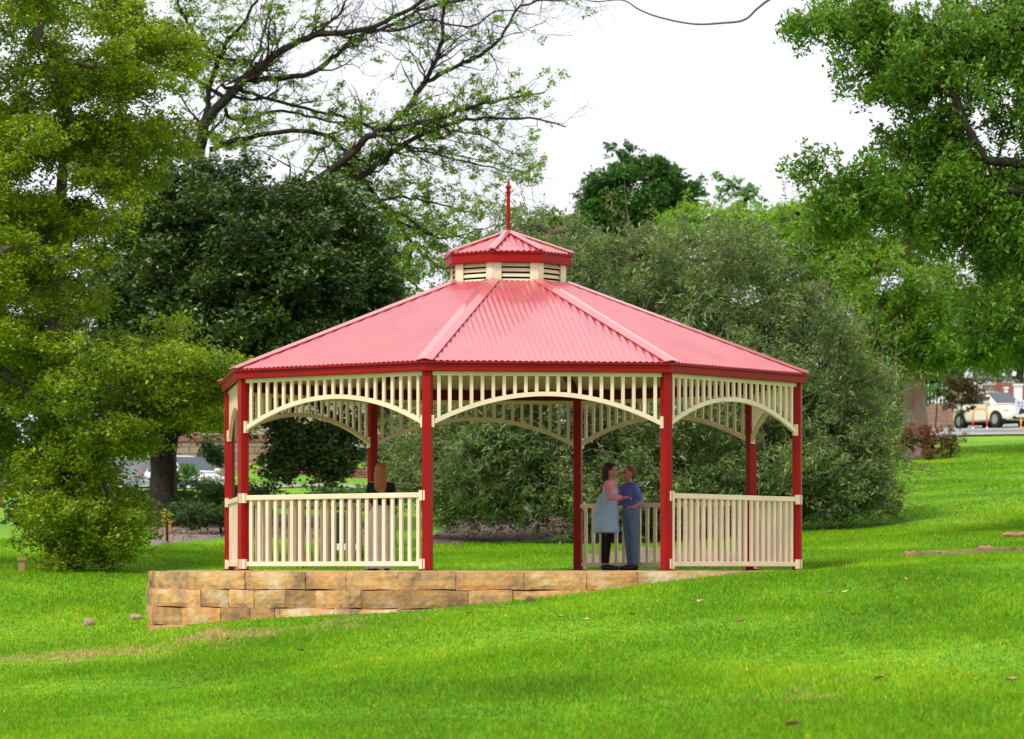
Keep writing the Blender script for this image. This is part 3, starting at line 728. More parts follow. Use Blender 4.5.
tb=tree('flowering_bush','huge grey-green bush with fine pale twigs and rusty tips right behind the bandstand','bush',b,
  [[(b+Vector((dx,0,-.2)),.12),(b+Vector((dx*2,0,1.5)),.09),(b+Vector((dx*3.5,.3,3.2)),.05)] for dx in(-.9,-.3,.3,.9)],cl,
  dict(rc=.48,per=270,size=.125,A=(.05,.11,.033),B=(.28,.36,.15),asp=.24,up=.3,flat=.9,droop=-.3,tip=(.32,.17,.09),tipf=.03,hvar=.4,twiggy=.8),M['twig'],rmin=.012,extra=(v2,f2,c2))
wpart('twig',shoots.mesh('twig'),M['twig'],tb)

# 5. right near tree
Y5=58; b=base_at(1130,Y5)
L=[lobe(900,60,Y5,70,55,1.6,60),lobe(860,20,Y5,55,28,1.2,26),lobe(990,60,Y5,75,60,2,72),lobe(1080,130,Y5,85,150,2.4,92),lobe(880,190,Y5-.5,62,38,1.2,38),lobe(960,200,Y5-.3,65,55,1.6,60),lobe(830,215,Y5-.6,28,28,.7,13),
   lobe(800,30,Y5,28,12,.5,5),lobe(930,150,Y5,55,40,1.4,38),lobe(1020,240,Y5,50,50,1.5,40),lobe(985,330,Y5-.2,55,35,1.3,24),lobe(1055,325,Y5+1,60,38,1.4,36),lobe(1040,200,Y5+1,45,40,1.2,16),lobe(1010,20,Y5+1,90,30,1.8,14),lobe(812,165,Y5-.6,13,13,.4,4),lobe(1110,300,Y5,60,60,2,30)]
cl=lobes_to_clumps(L,.2)
tr=[[(b-Vector((0,0,.3)),.4),(P(1125,400,Y5),.33),(P(1110,280,Y5),.28),(P(1085,200,Y5),.22)],
    [(P(1110,280,Y5),.16),(P(1045,195,Y5-1.0),.075),(P(1005,190,Y5-1.2),.06),(P(975,215,Y5-1.2),.045),(P(964,250,Y5-1.2),.03),(P(960,262,Y5-1.6),.02)],
    [(P(1085,200,Y5),.16),(P(1030,165,Y5-.8),.09),(P(985,160,Y5-1.1),.075),(P(966,125,Y5-1.1),.065),(P(955,95,Y5-1.0),.05),(P(925,84,Y5-.8),.03),(P(885,60,Y5-1),.03)],
    [(P(1005,190,Y5-.2),.08),(P(960,192,Y5-.3),.06),(P(935,200,Y5-.3),.04)],[(P(1085,200,Y5),.14),(P(1060,100,Y5),.1),(P(1010,30,Y5),.06)],
    [(P(966,125,Y5),.07),(P(900,180,Y5-.4),.04),(P(870,200,Y5-.5),.03),(P(845,205,Y5-.5),.02),(P(815,180,Y5-.6),.014)],
    [(P(1030,165,Y5),.07),(P(960,155,Y5),.05),(P(930,160,Y5),.03)]]
tree('park_tree','crisp mid-green tree with black forked limbs reaching in at the upper right','tree',b,tr,cl,dict(rc=.38,per=210,size=.105,A=(.045,.115,.010),B=(.18,.34,.03),asp=.42,up=.25,droop=1.1,flat=.8,tip=(.30,.34,.05),tipf=.03,hvar=.3,spray=13,ssz=.16),M['bark'],rmin=.011)

# 6. tree with stout pink trunk, lower lighter crown
Y6=104; b=base_at(913,Y6)
L=[lobe(870,300,Y6-1,75,60,2.2,100),lobe(950,320,Y6-1,60,50,2,70),lobe(840,250,Y6,45,45,1.6,36),lobe(900,240,Y6,60,45,2,52),lobe(1010,300,Y6,60,60,2,60),lobe(870,345,Y6-1.5,50,25,1.4,26),lobe(930,360,Y6-1,40,18,1.2,20),lobe(1000,350,Y6,50,25,1.5,28),lobe(1060,340,Y6,60,50,2,34),lobe(990,280,Y6+1,70,50,2,40)]
cl=lobes_to_clumps(L,.35)
tr=[[(b-Vector((0,0,.3)),.45),(P(914,420,Y6),.37),(P(916,375,Y6),.32),(P(915,330,Y6),.2),(P(908,260,Y6),.15),(P(903,190,Y6),.12),(P(905,140,Y6),.08)],[(P(915,335,Y6),.15),(P(870,300,Y6),.1),(P(840,260,Y6),.05)],[(P(915,345,Y6),.15),(P(960,310,Y6),.1),(P(1010,290,Y6),.06)]]
tree('park_tree','leafy lime-green tree on a stout pinkish trunk beside the red-flowered shrub','tree',b,tr,cl,dict(rc=.5,per=260,size=.125,A=(.08,.18,.014),B=(.25,.40,.035),asp=.42,up=.35,droop=.7,flat=.75,hvar=.3,twiggy=.5),M['pinkbark'],rmin=.012)

# 7. distant trees
def simple_tree(name,label,u,vb,Y,lobs,A,B,rc,per,size,trunkr=.2,bark='bark',group=None,**kw):
    b=base_at(u,Y); cl=lobes_to_clumps([lobe(*l) for l in lobs],.45)
    top=P(lobs[0][0],lobs[0][1],Y)
    tr=[[(b-Vector((0,0,.3)),trunkr),(b.lerp(top,.4),trunkr*.75),(top,trunkr*.3)]]
    a=dict(rc=rc,per=per,size=size,A=A,B=B,asp=.5,up=.4,flat=.75,hvar=.35,twiggy=.5); a.update(kw)
    return tree(name,label,'tree',b,tr,cl,a,M[bark],group,rmin=.02)
simple_tree('distant_tree','dense dark green round-headed tree rising highest behind the bush',637,0,120,[(637,195,120,42,48,2.6,75),(608,205,120,26,28,1.6,28),(668,200,120,26,32,1.6,28),(637,240,120,50,30,2.4,30)],(.03,.095,.022),(.09,.20,.035),.5,240,.19)
simple_tree('distant_tree','bright lime feathery tree behind the right shoulder of the bush',765,0,105,[(770,242,105,55,42,2.4,80),(820,238,105,42,45,2,54),(700,228,105,48,25,2,40),(740,290,105,60,40,2,30)],(.14,.28,.02),(.28,.46,.04),.5,190,.15,asp=.3)
simple_tree('distant_tree','small airy sapling top poking out above the lime feathery tree',738,0,112,[(740,190,112,24,11,.9,14),(726,180,112,10,8,.5,5),(752,208,112,18,10,.7,10),(738,228,112,12,16,.6,8)],(.10,.22,.05),(.20,.36,.10),.34,55,.12,trunkr=.03)
simple_tree('distant_tree','small yellow-green tree top just right of the roof lantern',552,0,125,[(548,228,125,24,15,1.6,20),(575,228,125,18,14,1.4,14),(550,255,125,35,18,2,20)],(.10,.18,.03),(.2,.28,.05),.42,130,.16)
simple_tree('distant_tree','light green leafy tree between the dark evergreen and the roof slope',400,0,100,[(395,290,100,28,45,1.5,20),(375,250,100,30,30,1.5,18),(440,330,100,35,40,1.5,16)],(.07,.15,.03),(.16,.26,.045),.42,110,.12)
GB='trees screening the far edge of the park'
bgl=[('plain green tree of the far screen at the left edge of the photo',-60,190,[(-20,320,190,110,90,4,110),(-20,410,190,110,60,4,60)],(.02,.05,.015),(.06,.12,.03)),
 ('dark green tree of the far screen seen over the black tree trunk',110,180,[(110,350,180,80,80,4,90),(120,420,180,90,30,3,40)],(.02,.05,.015),(.07,.12,.03)),
 ('green tree of the far screen seen left of the gap with the brick house',215,185,[(225,385,185,45,40,3,34),(225,425,185,35,20,3,12)],(.03,.07,.02),(.09,.15,.03)),
 ('dark tree of the far screen seen through the left back arch',340,170,[(350,370,170,80,55,4,50),(385,430,170,45,35,3,28)],(.02,.05,.015),(.05,.09,.03)),
 ('blue-green tree of the far screen seen behind the blonde person',420,150,[(420,400,150,50,60,3,44),(405,455,150,35,28,3,22)],(.03,.07,.025),(.09,.16,.04)),
 ('dark green tree of the far screen behind the pinkish trunk',900,170,[(900,350,170,60,60,3,44),(890,400,170,45,30,3,18)],(.02,.05,.015),(.07,.12,.03)),
 ('grey-green tree of the far screen above the cream car',1000,190,[(1000,340,190,55,42,3,44)],(.09,.13,.08),(.17,.22,.14)),
 ('dark green tree of the far screen over the brick fence',955,175,[(958,355,175,35,32,3,26)],(.02,.05,.015),(.07,.13,.03)),
 ('deep green tree of the far screen at the right edge of the photo',1090,180,[(1080,330,180,70,70,3,50),(1090,390,180,60,28,3,20)],(.02,.05,.015),(.06,.12,.03)),
 ('mid green tree of the far screen above the bush at centre left',480,160,[(480,340,160,60,60,3,40)],(.04,.09,.02),(.10,.17,.04))]
for lab,u,Y,lb,A,B in bgl: simple_tree('screen_tree',lab,u,0,Y,lb,A,B,.85,110,.34,trunkr=.25,group=GB)
# dark trunk at right edge
b=base_at(1021,165); tree('street_tree','slim dark-trunked street tree behind the cream car at the right edge','tree',b,[[(b-Vector((0,0,.2)),.22),(P(1021,380,165),.19),(P(1020,330,165),.14)]],lobes_to_clumps([lobe(1030,318,165,45,30,2.4,34)],.3),dict(rc=.7,per=130,size=.26,A=(.05,.11,.01),B=(.14,.2,.03)),M['bark'])

# ------------------------------------------------------------------ shrubs, hedges
def shrub(name,label,u,v,Y,ru,rv,ry,ncl,A,B,cat='shrub',rc=.25,per=120,size=.08,group=None,mt=None,stem=True,**kw):
    p=P(u,v,Y); b=Vector((p.x,p.y,zg(p.x,p.y))); cl=lobes_to_clumps([lobe(u,v,Y,ru,rv,ry,ncl)],.3)
    a=dict(rc=rc,per=per,size=size,A=A,B=B,asp=.5,up=.4,hvar=.35,twiggy=.5); a.update(kw)
    t=empty(name,b,label,cat,group); vv,f,c=foliage(cl,**a); wpart('foliage',npmesh('foliage',vv,f,colr=c),mt or LEAF,t)
    top=Vector(cl.mean(0)); wpart('stem',skeleton([[(b-Vector((0,0,.1)),.03),(b.lerp(top,.5),.025),(top,.015)]],cl,.05,.006).mesh('stem',True),M['bark'],t); return t
Yr=102
shrub('flowering_shrub','low bronze and red flowering shrub at the foot of the pinkish trunk',925,441,Yr,30,17,.9,34,(.09,.07,.03),(.24,.13,.07),size=.09,rc=.28,per=130,tip=(.55,.03,.03),tipf=.16)
shrub('flowering_shrub','small pale-tipped shrub on the right end of the red flowering bed',950,444,Yr,13,9,.6,10,(.12,.13,.06),(.32,.26,.16),size=.08,rc=.22,per=90,tip=(.45,.22,.14),tipf=.1)
shrub('bronze_shrub','dark bronze rounded shrub hiding the rear of the cream car',960,392,134,17,17,.8,22,(.045,.03,.012),(.12,.085,.03),size=.14,rc=.42,per=120)
shrub('green_shrub','fresh green bush behind the brick picket fence',935,388,142,18,14,1,12,(.06,.16,.03),(.13,.28,.06),size=.17,rc=.45,per=80)
shrub('silver_shrub','silvery bush over the roof of the cream car',992,372,165,34,20,1.4,20,(.17,.22,.15),(.30,.35,.25),size=.2,rc=.6,per=90)
shrub('green_shrub','small green shrub between the black tree trunk and the white car',180,476,97,14,12,.6,14,(.06,.14,.02),(.13,.24,.03),rc=.26,per=130,size=.1)
shrub('variegated_shrub','pale low shrub in front of the bonnet of the white car',203,481,97,22,6,.6,14,(.2,.26,.16),(.38,.42,.28),rc=.18,per=100,size=.07)
shrub('yellow_sapling','knee-high plant with yellow leaves at the mulch edge below the black trunk',167,518,66,3.5,9,.12,7,(.3,.3,.02),(.5,.42,.04),rc=.08,per=36,size=.06)
GH='clipped groundcover mounds on the slope behind the left railing'
for lab,u,v,Y,ru,rv,n,A,B in [('dark clipped mound of groundcover left of the black tree trunk',120,506,76,52,17,60,(.02,.06,.012),(.06,.12,.02)),
   ('broad green mound of ivy right of the black tree trunk',225,500,75,58,19,80,(.04,.10,.02),(.09,.18,.03)),
   ('low dark ivy edge along the pale mulch',220,515,71,62,9,50,(.03,.07,.02),(.07,.13,.035)),
   ('long low green mound seen through the middle of the left bay',335,500,84,70,11,70,(.05,.12,.02),(.12,.22,.035)),
   ('dark hedge piece below the hanging evergreen leaves',60,512,70,60,16,55,(.015,.035,.01),(.05,.08,.02))]:
    shrub('groundcover_mound',lab,u,v,Y,ru,rv,1.6,n,A,B,cat='hedge',rc=.3,per=150,size=.085,group=GH)
shrub('clipped_hedge','dark hedge in front of the sandstone wall seen under the left arch',330,458,122,75,11,.9,60,(.02,.055,.015),(.06,.11,.025),cat='hedge',rc=.35,per=120,size=.14)
shrub('clipped_hedge','green creeper spilling over the sandstone wall under the left arch',300,446,126,45,5,.6,26,(.04,.10,.02),(.09,.17,.04),cat='hedge',rc=.28,per=90,size=.14)
shrub('dark_shrub','dark spreading shrub behind the low brick wall at the far left',10,468,104,52,16,1,46,(.02,.05,.015),(.07,.12,.03),rc=.4,per=120,size=.13)
shrub('dark_shrub','dark round shrub behind the white car by the brick wall',212,453,120,14,14,.9,16,(.02,.05,.015),(.06,.10,.03),rc=.4,per=110,size=.14)

# ------------------------------------------------------------------ built background, left
def boxobj(name,u0,u1,vt,vb,Y,depth,m,label,cat,group=None):
    a=P(u0,vt,Y); b=P(u1,vb,Y); mb=MB(); w=b.x-a.x; zc=(a.z+b.z)/2; h=a.z-b.z
    t=empty(name,((a.x+b.x)/2,Y,b.z),label,cat,group); return t,w,h
def wallthing(name,u0,u1,vt,vb,Y,depth,mt,cap,capm,label,cat,group=None,ch=.12):
    t,w,h=boxobj(name,u0,u1,vt,vb,Y,depth,mt,label,cat,group)
    mb=MB(); mb.box((0,0,h/2-.4),(w,depth,h+.8)); bevel(link('wall',mb.mesh(),mt,t),.01)
    if cap: mb=MB(); mb.box((0,0,h+ch/2),(w+.08,depth+.1,ch)); bevel(link('coping',mb.mesh(),capm,t),.01)
    return t
wallthing('garden_wall',170,345,442,468,128,.4,M['blockstone'],True,M['brick'],'sandstone block wall with red brick coping under the left arch','wall',ch=.2)
wallthing('garden_wall',240,420,468,476,118,.3,M['brick'],False,None,'low red brick wall along the far lawn edge under the left arch','wall')
wallthing('garden_wall',-30,48,483,494,98,.3,M['brick'],False,None,'low red brick wall at the far left behind the hanging branches','wall')
wallthing('garden_wall',150,215,442,452,135,.3,M['blockstone'],True,M['terracotta'],'pale stone wall with red coping above the white car','wall',ch=.15)
wallthing('brick_pier',265,276.5,458,474,116,.4,M['render'],True,M['brick'],'grey pier with a brick head right of the left front post','pier',ch=.28)
wallthing('brick_pier',321,329,449,472,120,.4,M['concrete'],False,None,'slim grey pier behind the signpost under the left arch','pier')
# house
hs=empty('house',P(290,470,150),'red-roofed brick house glimpsed through the evergreen under the left arch','house')
s=150/F; mb=MB(); mb.box((0,3,1.2),(11,6,4.6)); link('wall',mb.mesh(),M['render'],hs)
mb=MB(); mb.add([(-5.9,-.5,3.5),(5.9,-.5,3.5),(5.9,6.5,3.5),(-5.9,6.5,3.5),(-3,3,5.6),(3,3,5.6)],[(0,1,5,4),(1,2,5),(2,3,4,5),(3,0,4),(3,2,1,0)]); link('roof',mb.mesh(),M['terracotta'],hs)
mb=MB(); mb.box((0,-.08,1.45),(11.1,.1,.18)); link('string_course',mb.mesh(),M['brick'],hs)
for x in(-3.6,-1,1.6,4):
    w=link('window',None,None,hs) if False else None
    mb=MB(); mb.box((x,-.03,.9),(1.2,.1,1.1)); w=link('window',mb.mesh(),M['white'],hs)
    mb=MB(); mb.box((x,-.06,.9),(1.0,.08,.9)); link('pane',mb.mesh(),M['glass'],w)
# signpost
sp=empty('sign_post',G(316,483),'thin rusty post standing on the far lawn under the left arch','post'); mb=MB(); mb.tube([(0,0,-.1),(0,0,1.75)],.055,8); link('pole',mb.mesh(),M['terracotta'],sp)
mb=MB(); mb.box((0,-.06,1.7),(.32,.03,.4)); link('sign_plate',mb.mesh(),M['darkred'],sp)
# small pale stake on lawn at far left, stones
def stake(u,v,label,h,m):
    p=G(u,v); t=empty('garden_stake',p,label,'stake'); mb=MB(); mb.box((0,0,h/2-.03),(.09,.06,h),.3); bevel(link('stake',mb.mesh(),m,t),.01)
    mb=MB(); mb.box((0,0,h),(.13,.09,.05),.3); bevel(link('cap',mb.mesh(),m,t),.008)
M['stakewood']=mat('pale_wood',(.42,.26,.13),.8,noise=.2)
stake(22,573,'small pale wooden stake alone on the lawn at the far left',.2,M['stakewood'])
stake(169,536,'short orange-brown stake beside the yellow plant at the mulch edge',.28,mat('orange_wood',(.45,.2,.05),.8))
stake(1,507,'thin rust stake under the branches at the left edge',.5,M['terracotta'])
def stone(u,v,label,r,c,dx=0):
    p=G(u,v); me=bpy.data.meshes.new('stone'); bm=bmesh.new(); bmesh.ops.create_icosphere(bm,subdivisions=3,radius=r)
    for q in bm.verts: q.co*=1+.18*math.sin(q.co.x*30/r*.1+u)+.12*math.sin(q.co.y*4/r+v)+random.uniform(-.03,.03); q.co.z*=.7
    bm.to_mesh(me); bm.free(); o=link('loose_stone',me,mat('stone_'+str(u),c,.9,noise=.25,nscale=15,bump=.5)); o.location=p+Vector((0,0,r*.35)); tag(o,label,'stone')
stone(136,622,'small pinkish stone against the left corner of the platform',.075,(.42,.26,.2))
stone(90,626,'flat pink-grey stone on the worn grass left of the platform',.09,(.38,.24,.2))
stone(531,603,'small dark stone in the grass in front of the platform',.06,(.09,.06,.04))

def seat(u,Y): x=(u-512)/F*Y; return Vector((x,Y,zg(x,Y)+.02))
# ------------------------------------------------------------------ right background
def picket():
    t=empty('picket_fence',P(952,432,146),'brick and white picket garden fence left of the cream car','fence')
    mb=MB(); mb.box((0,0,.55),(3.4,.25,1.3)); link('base_wall',mb.mesh(),M['brownbrick'],t)
    mb=MB()
    for i in range(22): mb.box((-1.6+i*.15,0,1.2+.42),(.05,.03,.85 - .1*(i%2)))
    link('pickets',mb.mesh(),M['white'],t)
    for x in(-1.75,.0,1.55):
        mb=MB(); mb.box((x,-.02,.95),(.42,.42,2.0)); p=link('pier',mb.mesh(),M['brownbrick'],t)
        mb=MB(); mb.box((x,-.02,2.0),(.5,.5,.1)); link('cap',mb.mesh(),M['concrete'],p)
picket()
wallthing('garden_wall',985,1003,383,398,160,.35,M['brick'],False,None,'short red brick wall right above the roof of the cream car','wall')
wallthing('garden_wall',1001,1060,383,402,158,.35,M['brick'],False,None,'longer red brick wall at the right edge behind the cream car','wall')
for k,(u,lab) in enumerate([(1006,'left white gate post in front of the red brick wall'),(1018,'wide white gate post at the right edge')]):
    wallthing('gate_post',u-(1.5 if k==0 else 4),u+(1.5 if k==0 else 4),389-3*k,404,155,.3,M['white'],True,M['white'],lab,'post','white gate posts by the brick wall',ch=.08)
lp=empty('light_pole',base_at(968,150),'pale grey pole with a wide panel above the bronze shrub','pole'); mb=MB(); mb.tube([(0,0,0),(0,0,4.6)],[.09,.07],10); link('pole',mb.mesh(True and 'p'),M['signwhite'],lp)
mb=MB(); z=P(968,362,150).z-lp.location.z; mb.box((0,-.12,z),(.34,.05,1.5)); link('panel',mb.mesh(),M['signwhite'],lp)

# sign with arrow and hoop barriers
def hoop(p,rz,w,h,label,allyellow=False):
    t=empty('hoop_barrier',p,label,'barrier','hoop barriers by the road',rz); r=.034; rc=.18
    pts=[(-w/2,0,.38),(-w/2,0,h-rc)]+[(-w/2+rc-rc*math.cos(a),0,h-rc+rc*math.sin(a)) for a in np.linspace(.3,math.pi/2,5)]+[(w/2-rc+rc*math.sin(a),0,h-rc+rc*math.cos(a)) for a in np.linspace(0,math.pi/2-.3,5)]+[(w/2,0,h-rc),(w/2,0,.38)]
    mb=MB(); mb.tube(pts,r,10); link('hoop',mb.mesh('h',True),M['yellow'],t)
    for x in(-w/2,w/2):
        mb=MB(); mb.tube([(x,0,.12),(x,0,.38)],r+.003,10); link('red_band',mb.mesh('h',True),M['yellow'] if allyellow else M['signred'],t)
        mb=MB(); mb.tube([(x,0,-.05),(x,0,.12)],r,10); link('foot',mb.mesh('h',True),M['yellow'] if allyellow else M['white'],t)
hp=seat(980,133)+Vector((0,0,.10)); hoop(hp,0.0,14/F*hp.y,21/F*hp.y,'yellow hoop barrier with red and white feet in front of the cream car door')
hp2=seat(1029,133)+Vector((0,0,.08)); hoop(hp2,0,16/F*hp2.y,17/F*hp2.y,'all-yellow hoop barrier under the arrow sign at the right edge',True)
sg=empty('arrow_sign',seat(1026,132),'grey-white sign board with a black arrow pointing down left by the road','sign'); q=F/sg.location.y
hz=lambda v: P(0,v,sg.location.y).z-sg.location.z
w=30/q; mb=MB(); mb.box((4/q,0,(hz(400)+hz(416.5))/2),(w,.04,hz(400)-hz(416.5))); bd=link('board',mb.mesh(),M['signwhite'],sg)
mb=MB(); 
for r_ in(0,1):
    for i in range(8): mb.box((4/q-w/2+.14+i*.125,-.026,hz(402.8+2.9*r_)),(.05 if (i+r_)%3 else .08,.01,.06))
link('lettering',mb.mesh(),mat('sign_grey',(.12,.12,.14),.5),bd)
mb=MB(); ax=4/q-w/2+.12; az=hz(415); mb.bar((ax+.12,-.03,az+.10),(ax+.50,-.03,az+.36),.012,.10); mb.add([(ax,-.03,az+.02),(ax+.30,-.03,az+.09),(ax+.10,-.03,az+.30)],[(0,1,2)]); link('arrow',mb.mesh(),M['black'],bd)
mb=MB(); mb.tube([(0,.05,-.1),(0,.05,hz(402))],.04,8); link('post',mb.mesh('p',True),M['signwhite'],sg)

# ------------------------------------------------------------------ cars
def car(name,label,loc,rz,paint,rx=0):
    t=empty(name,loc,label,'car',None,rz)
    st=[(-1.86,.56,.36,.60),(-1.83,.68,.30,.80),(-1.72,.76,.26,.93),(-1.45,.80,.22,.97),(-.9,.815,.2,.97),(-.2,.82,.2,.95),(.5,.82,.2,.94),(.95,.81,.2,.92),(1.3,.79,.2,.84),(1.6,.73,.22,.73),(1.78,.62,.26,.60),(1.86,.48,.32,.50)]
    def sec(x,w,z0,z1):
        h=z1-z0; return [(x,0,z0),(x,-w*.86,z0),(x,-w*.97,z0+h*.12),(x,-w,z0+h*.45),(x,-w*.975,z0+h*.75),(x,-w*.90,z1-.02),(x,-w*.7,z1+.015),(x,0,z1+.035)]
    mb=MB(); vs=[];n=8
    for s_ in st:
        c=sec(*s_); vs+=c+[(p[0],-p[1],p[2]) for p in c[-2:0:-1]]
    m_=14; fs=[]
    for i in range(len(st)-1):
        for k in range(m_): fs.append((i*m_+k,i*m_+(k+1)%m_,(i+1)*m_+(k+1)%m_,(i+1)*m_+k))
    fs+=[tuple(range(m_))[::-1],tuple((len(st)-1)*m_+k for k in range(m_))]; mb.add(vs,fs)
    body=link('body',mb.mesh('body',True),paint,t); md=body.modifiers.new('s','SUBSURF'); md.levels=1; md.render_levels=2
    # greenhouse
    gs=[(-1.74,.66,.60,.95),(-1.42,.70,.58,1.38),(-.9,.74,.60,1.50),(-.3,.745,.61,1.525),(.2,.74,.60,1.48),(.55,.73,.60,1.30),(1.08,.70,.62,.93)]
    vs=[];
    for x,wb,wt,z in gs: vs+=[(x,-wb,.90),(x,-wt-.01,max(.91,z-.07)),(x,-wt*.8,z),(x,wt*.8,z),(x,wt+.01,max(.91,z-.07)),(x,wb,.90)]
    fs=[]
    for i in range(len(gs)-1):
        for k in range(5): fs.append((i*6+k,i*6+k+1,(i+1)*6+k+1,(i+1)*6+k))
    mb=MB(); mb.add(vs,fs); cab=link('cabin',mb.mesh('cabin',True),paint,t); md=cab.modifiers.new('s','SUBSURF'); md.levels=1; md.render_levels=2; md.boundary_smooth='PRESERVE_CORNERS'
    def side(pts,s_,off=.012):
        o=[]
        for x,z in pts:
            f=(z-.90)/(1.44-.90); wy=.745-(.745-.615)*f; o.append((x,s_*(wy+off),z))
        return o
    for s_ in(-1,1):
        for pts in([(-1.33,.99),(-.47,.97),(-.47,1.41),(-.95,1.39),(-1.18,1.28)],[(-.38,.97),(.72,.96),(.50,1.18),(.18,1.38),(-.38,1.42)]):
            mb=MB(); a=side(pts,s_); b=side(pts,s_,-.0); n=len(pts); mb.add(a+b,[tuple(range(n)) if s_<0 else tuple(range(n))[::-1]]+[(i,(i+1)%n,n+(i+1)%n,n+i) for i in range(n)]); link('side_window',mb.mesh(),M['glass'],t)
        # door seam & handles
        d=MB()
        d.add([(a_,s_*.8235,b_) for a_,b_ in((-.41,.30),(.73,.30),(.73,.86),(-.41,.86))]+[(a_,s_*.78,b_) for a_,b_ in((-.43,.28),(.75,.28),(.75,.88),(-.43,.88))],[(0,1,2,3),(0,4,5,1),(1,5,6,2),(2,6,7,3),(3,7,4,0)])
        dr=link('door',d.mesh(),paint,t)
        for x in(-.66,.2-.35):
            h=MB(); h.box((x,s_*.82,.84),(.16,.03,.03)); bevel(link('handle',h.mesh(),M['black'],dr),.006)
        mm=MB(); mm.lathe([(.01,-.07),(.09,-.05),(.105,0),(.09,.05),(.01,.07)],(.70,s_*.90,1.0),12,sx=.7,sy=1.2); link('mirror',mm.mesh('m',True),paint,t)
        for x in(-1.17,1.18):
            w_=MB(); pr=[]; 
            a=MB(); 
            # arch
            def disk(mb,r,y0,y1,n=24):
                vs=[(x+r*math.cos(2*math.pi*k/n),y0,.30+r*math.sin(2*math.pi*k/n)) for k in range(n)]+[(x+r*math.cos(2*math.pi*k/n),y1,.30+r*math.sin(2*math.pi*k/n)) for k in range(n)]
                mb.add(vs,[tuple(range(n)),tuple(range(n,2*n))[::-1]]+[(k,n+k,n+(k+1)%n,(k+1)%n) for k in range(n)])
            disk(a,.36,s_*.60,s_*.822); link('wheel_arch',a.mesh(),M['void'],t)
            disk(w_,.295,s_*.64,s_*.835); wh=link('wheel',w_.mesh(),M['tyre'],t); bevel(wh,.03)
            r_=MB(); disk(r_,.195,s_*.70,s_*.845); rim=link('rim',r_.mesh(),M['rim'],wh)
        hl=MB(); hl.lathe([(.01,-.10),(.10,-.07),(.13,0),(.10,.07),(.01,.10)],(1.60,s_*.60,.68),12,sx=1.25,sy=.9); link('headlight',hl.mesh('m',True),M['lamp'],t)
        tl=MB(); tl.box((-1.76,s_*.66,.82),(.12,.16,.26)); bevel(link('tail_light',tl.mesh(),M['signred'],t),.03)
    def slope(x0,x1,z0,z1,w0,w1,nm,off=.018):
        d=Vector((x1-x0,0,z1-z0)).normalized(); n=Vector((-d.z,0,d.x)); n=n if n.z>0 else -n
        mb=MB(); vs=[Vector((x0,-w0,z0))+n*off,Vector((x0,w0,z0))+n*off,Vector((x1,w1,z1))+n*off,Vector((x1,-w1,z1))+n*off]; vs+=[v-n*.03 for v in vs]
        mb.add(vs,[(0,1,2,3),(0,4,5,1),(1,5,6,2),(2,6,7,3),(3,7,4,0)]); link(nm,mb.mesh(),M['glass'],t)
    slope(1.0,.32,.985,1.425,.60,.52,'windscreen',.03); slope(-1.70,-1.43,1.02,1.36,.54,.50,'rear_window',.03)
    g=MB(); g.box((1.80,0,.36),(.1,.84,.13)); bevel(link('grille',g.mesh(),M['void'],t),.02)
    g=MB(); g.box((1.80,0,.60),(.07,.5,.05)); bevel(link('upper_grille',g.mesh(),M['void'],t),.01)
    np_=MB(); np_.box((1.87,0,.47),(.02,.37,.1)); link('number_plate',np_.mesh(),M['white'],t)
    u_=MB(); u_.box((0,0,.24),(3.3,1.4,.14)); link('underbody',u_.mesh(),M['void'],t)
    return t
def seat_(u,Y): x=(u-512)/F*Y; return Vector((x,Y,zg(x,Y)+.02))
p=seat(993,142); car('parked_car','rounded cream hatchback parked behind the hoop barriers at the right','%s'and p+Vector((0,0,.03)),R(-60),M['carcream'])
p=G(180,481); car('parked_car','white car with only its bonnet and windscreen showing right of the black tree trunk',seat(184,116),R(-58),M['carwhite'])

# ------------------------------------------------------------------ people
def fused(parts,voxel=.012,smooth=4):
    """parts: list of ('cap',a,b,ra,rb) / ('ell',c,(rx,ry,rz)) -> one continuous remeshed surface"""
    bm=bmesh.new()
    for q in parts:
        if q[0]=='cap':
            a,b,ra,rb=Vector(q[1]),Vector(q[2]),q[3],q[4]; d=b-a; L=d.length
            rot=d.to_track_quat('Z','Y').to_matrix().to_4x4()
            bmesh.ops.create_cone(bm,cap_ends=True,segments=16,radius1=ra,radius2=rb,depth=L,matrix=Matrix.Translation((a+b)/2)@rot)
            for c,r in((a,ra),(b,rb)): bmesh.ops.create_uvsphere(bm,u_segments=16,v_segments=10,radius=r,matrix=Matrix.Translation(c))
        else:
            c,r=q[1],q[2]; M4=Matrix.Translation(c)@(q[3] if len(q)>3 else Matrix.Identity(4))@Matrix.Diagonal((*r,1)); bmesh.ops.create_uvsphere(bm,u_segments=20,v_segments=14,radius=1,matrix=M4)
    me=bpy.data.meshes.new('t'); bm.to_mesh(me); bm.free(); o=bpy.data.objects.new('t',me); col.objects.link(o)
    m=o.modifiers.new('r','REMESH'); m.mode='VOXEL'; m.voxel_size=voxel; m.use_smooth_shade=True
    s=o.modifiers.new('s','SMOOTH'); s.iterations=smooth; s.factor=.5
    dg=bpy.context.evaluated_depsgraph_get(); dg.update(); out=bpy.data.meshes.new_from_object(o.evaluated_get(dg)); bpy.data.objects.remove(o); bpy.data.meshes.remove(me); return out
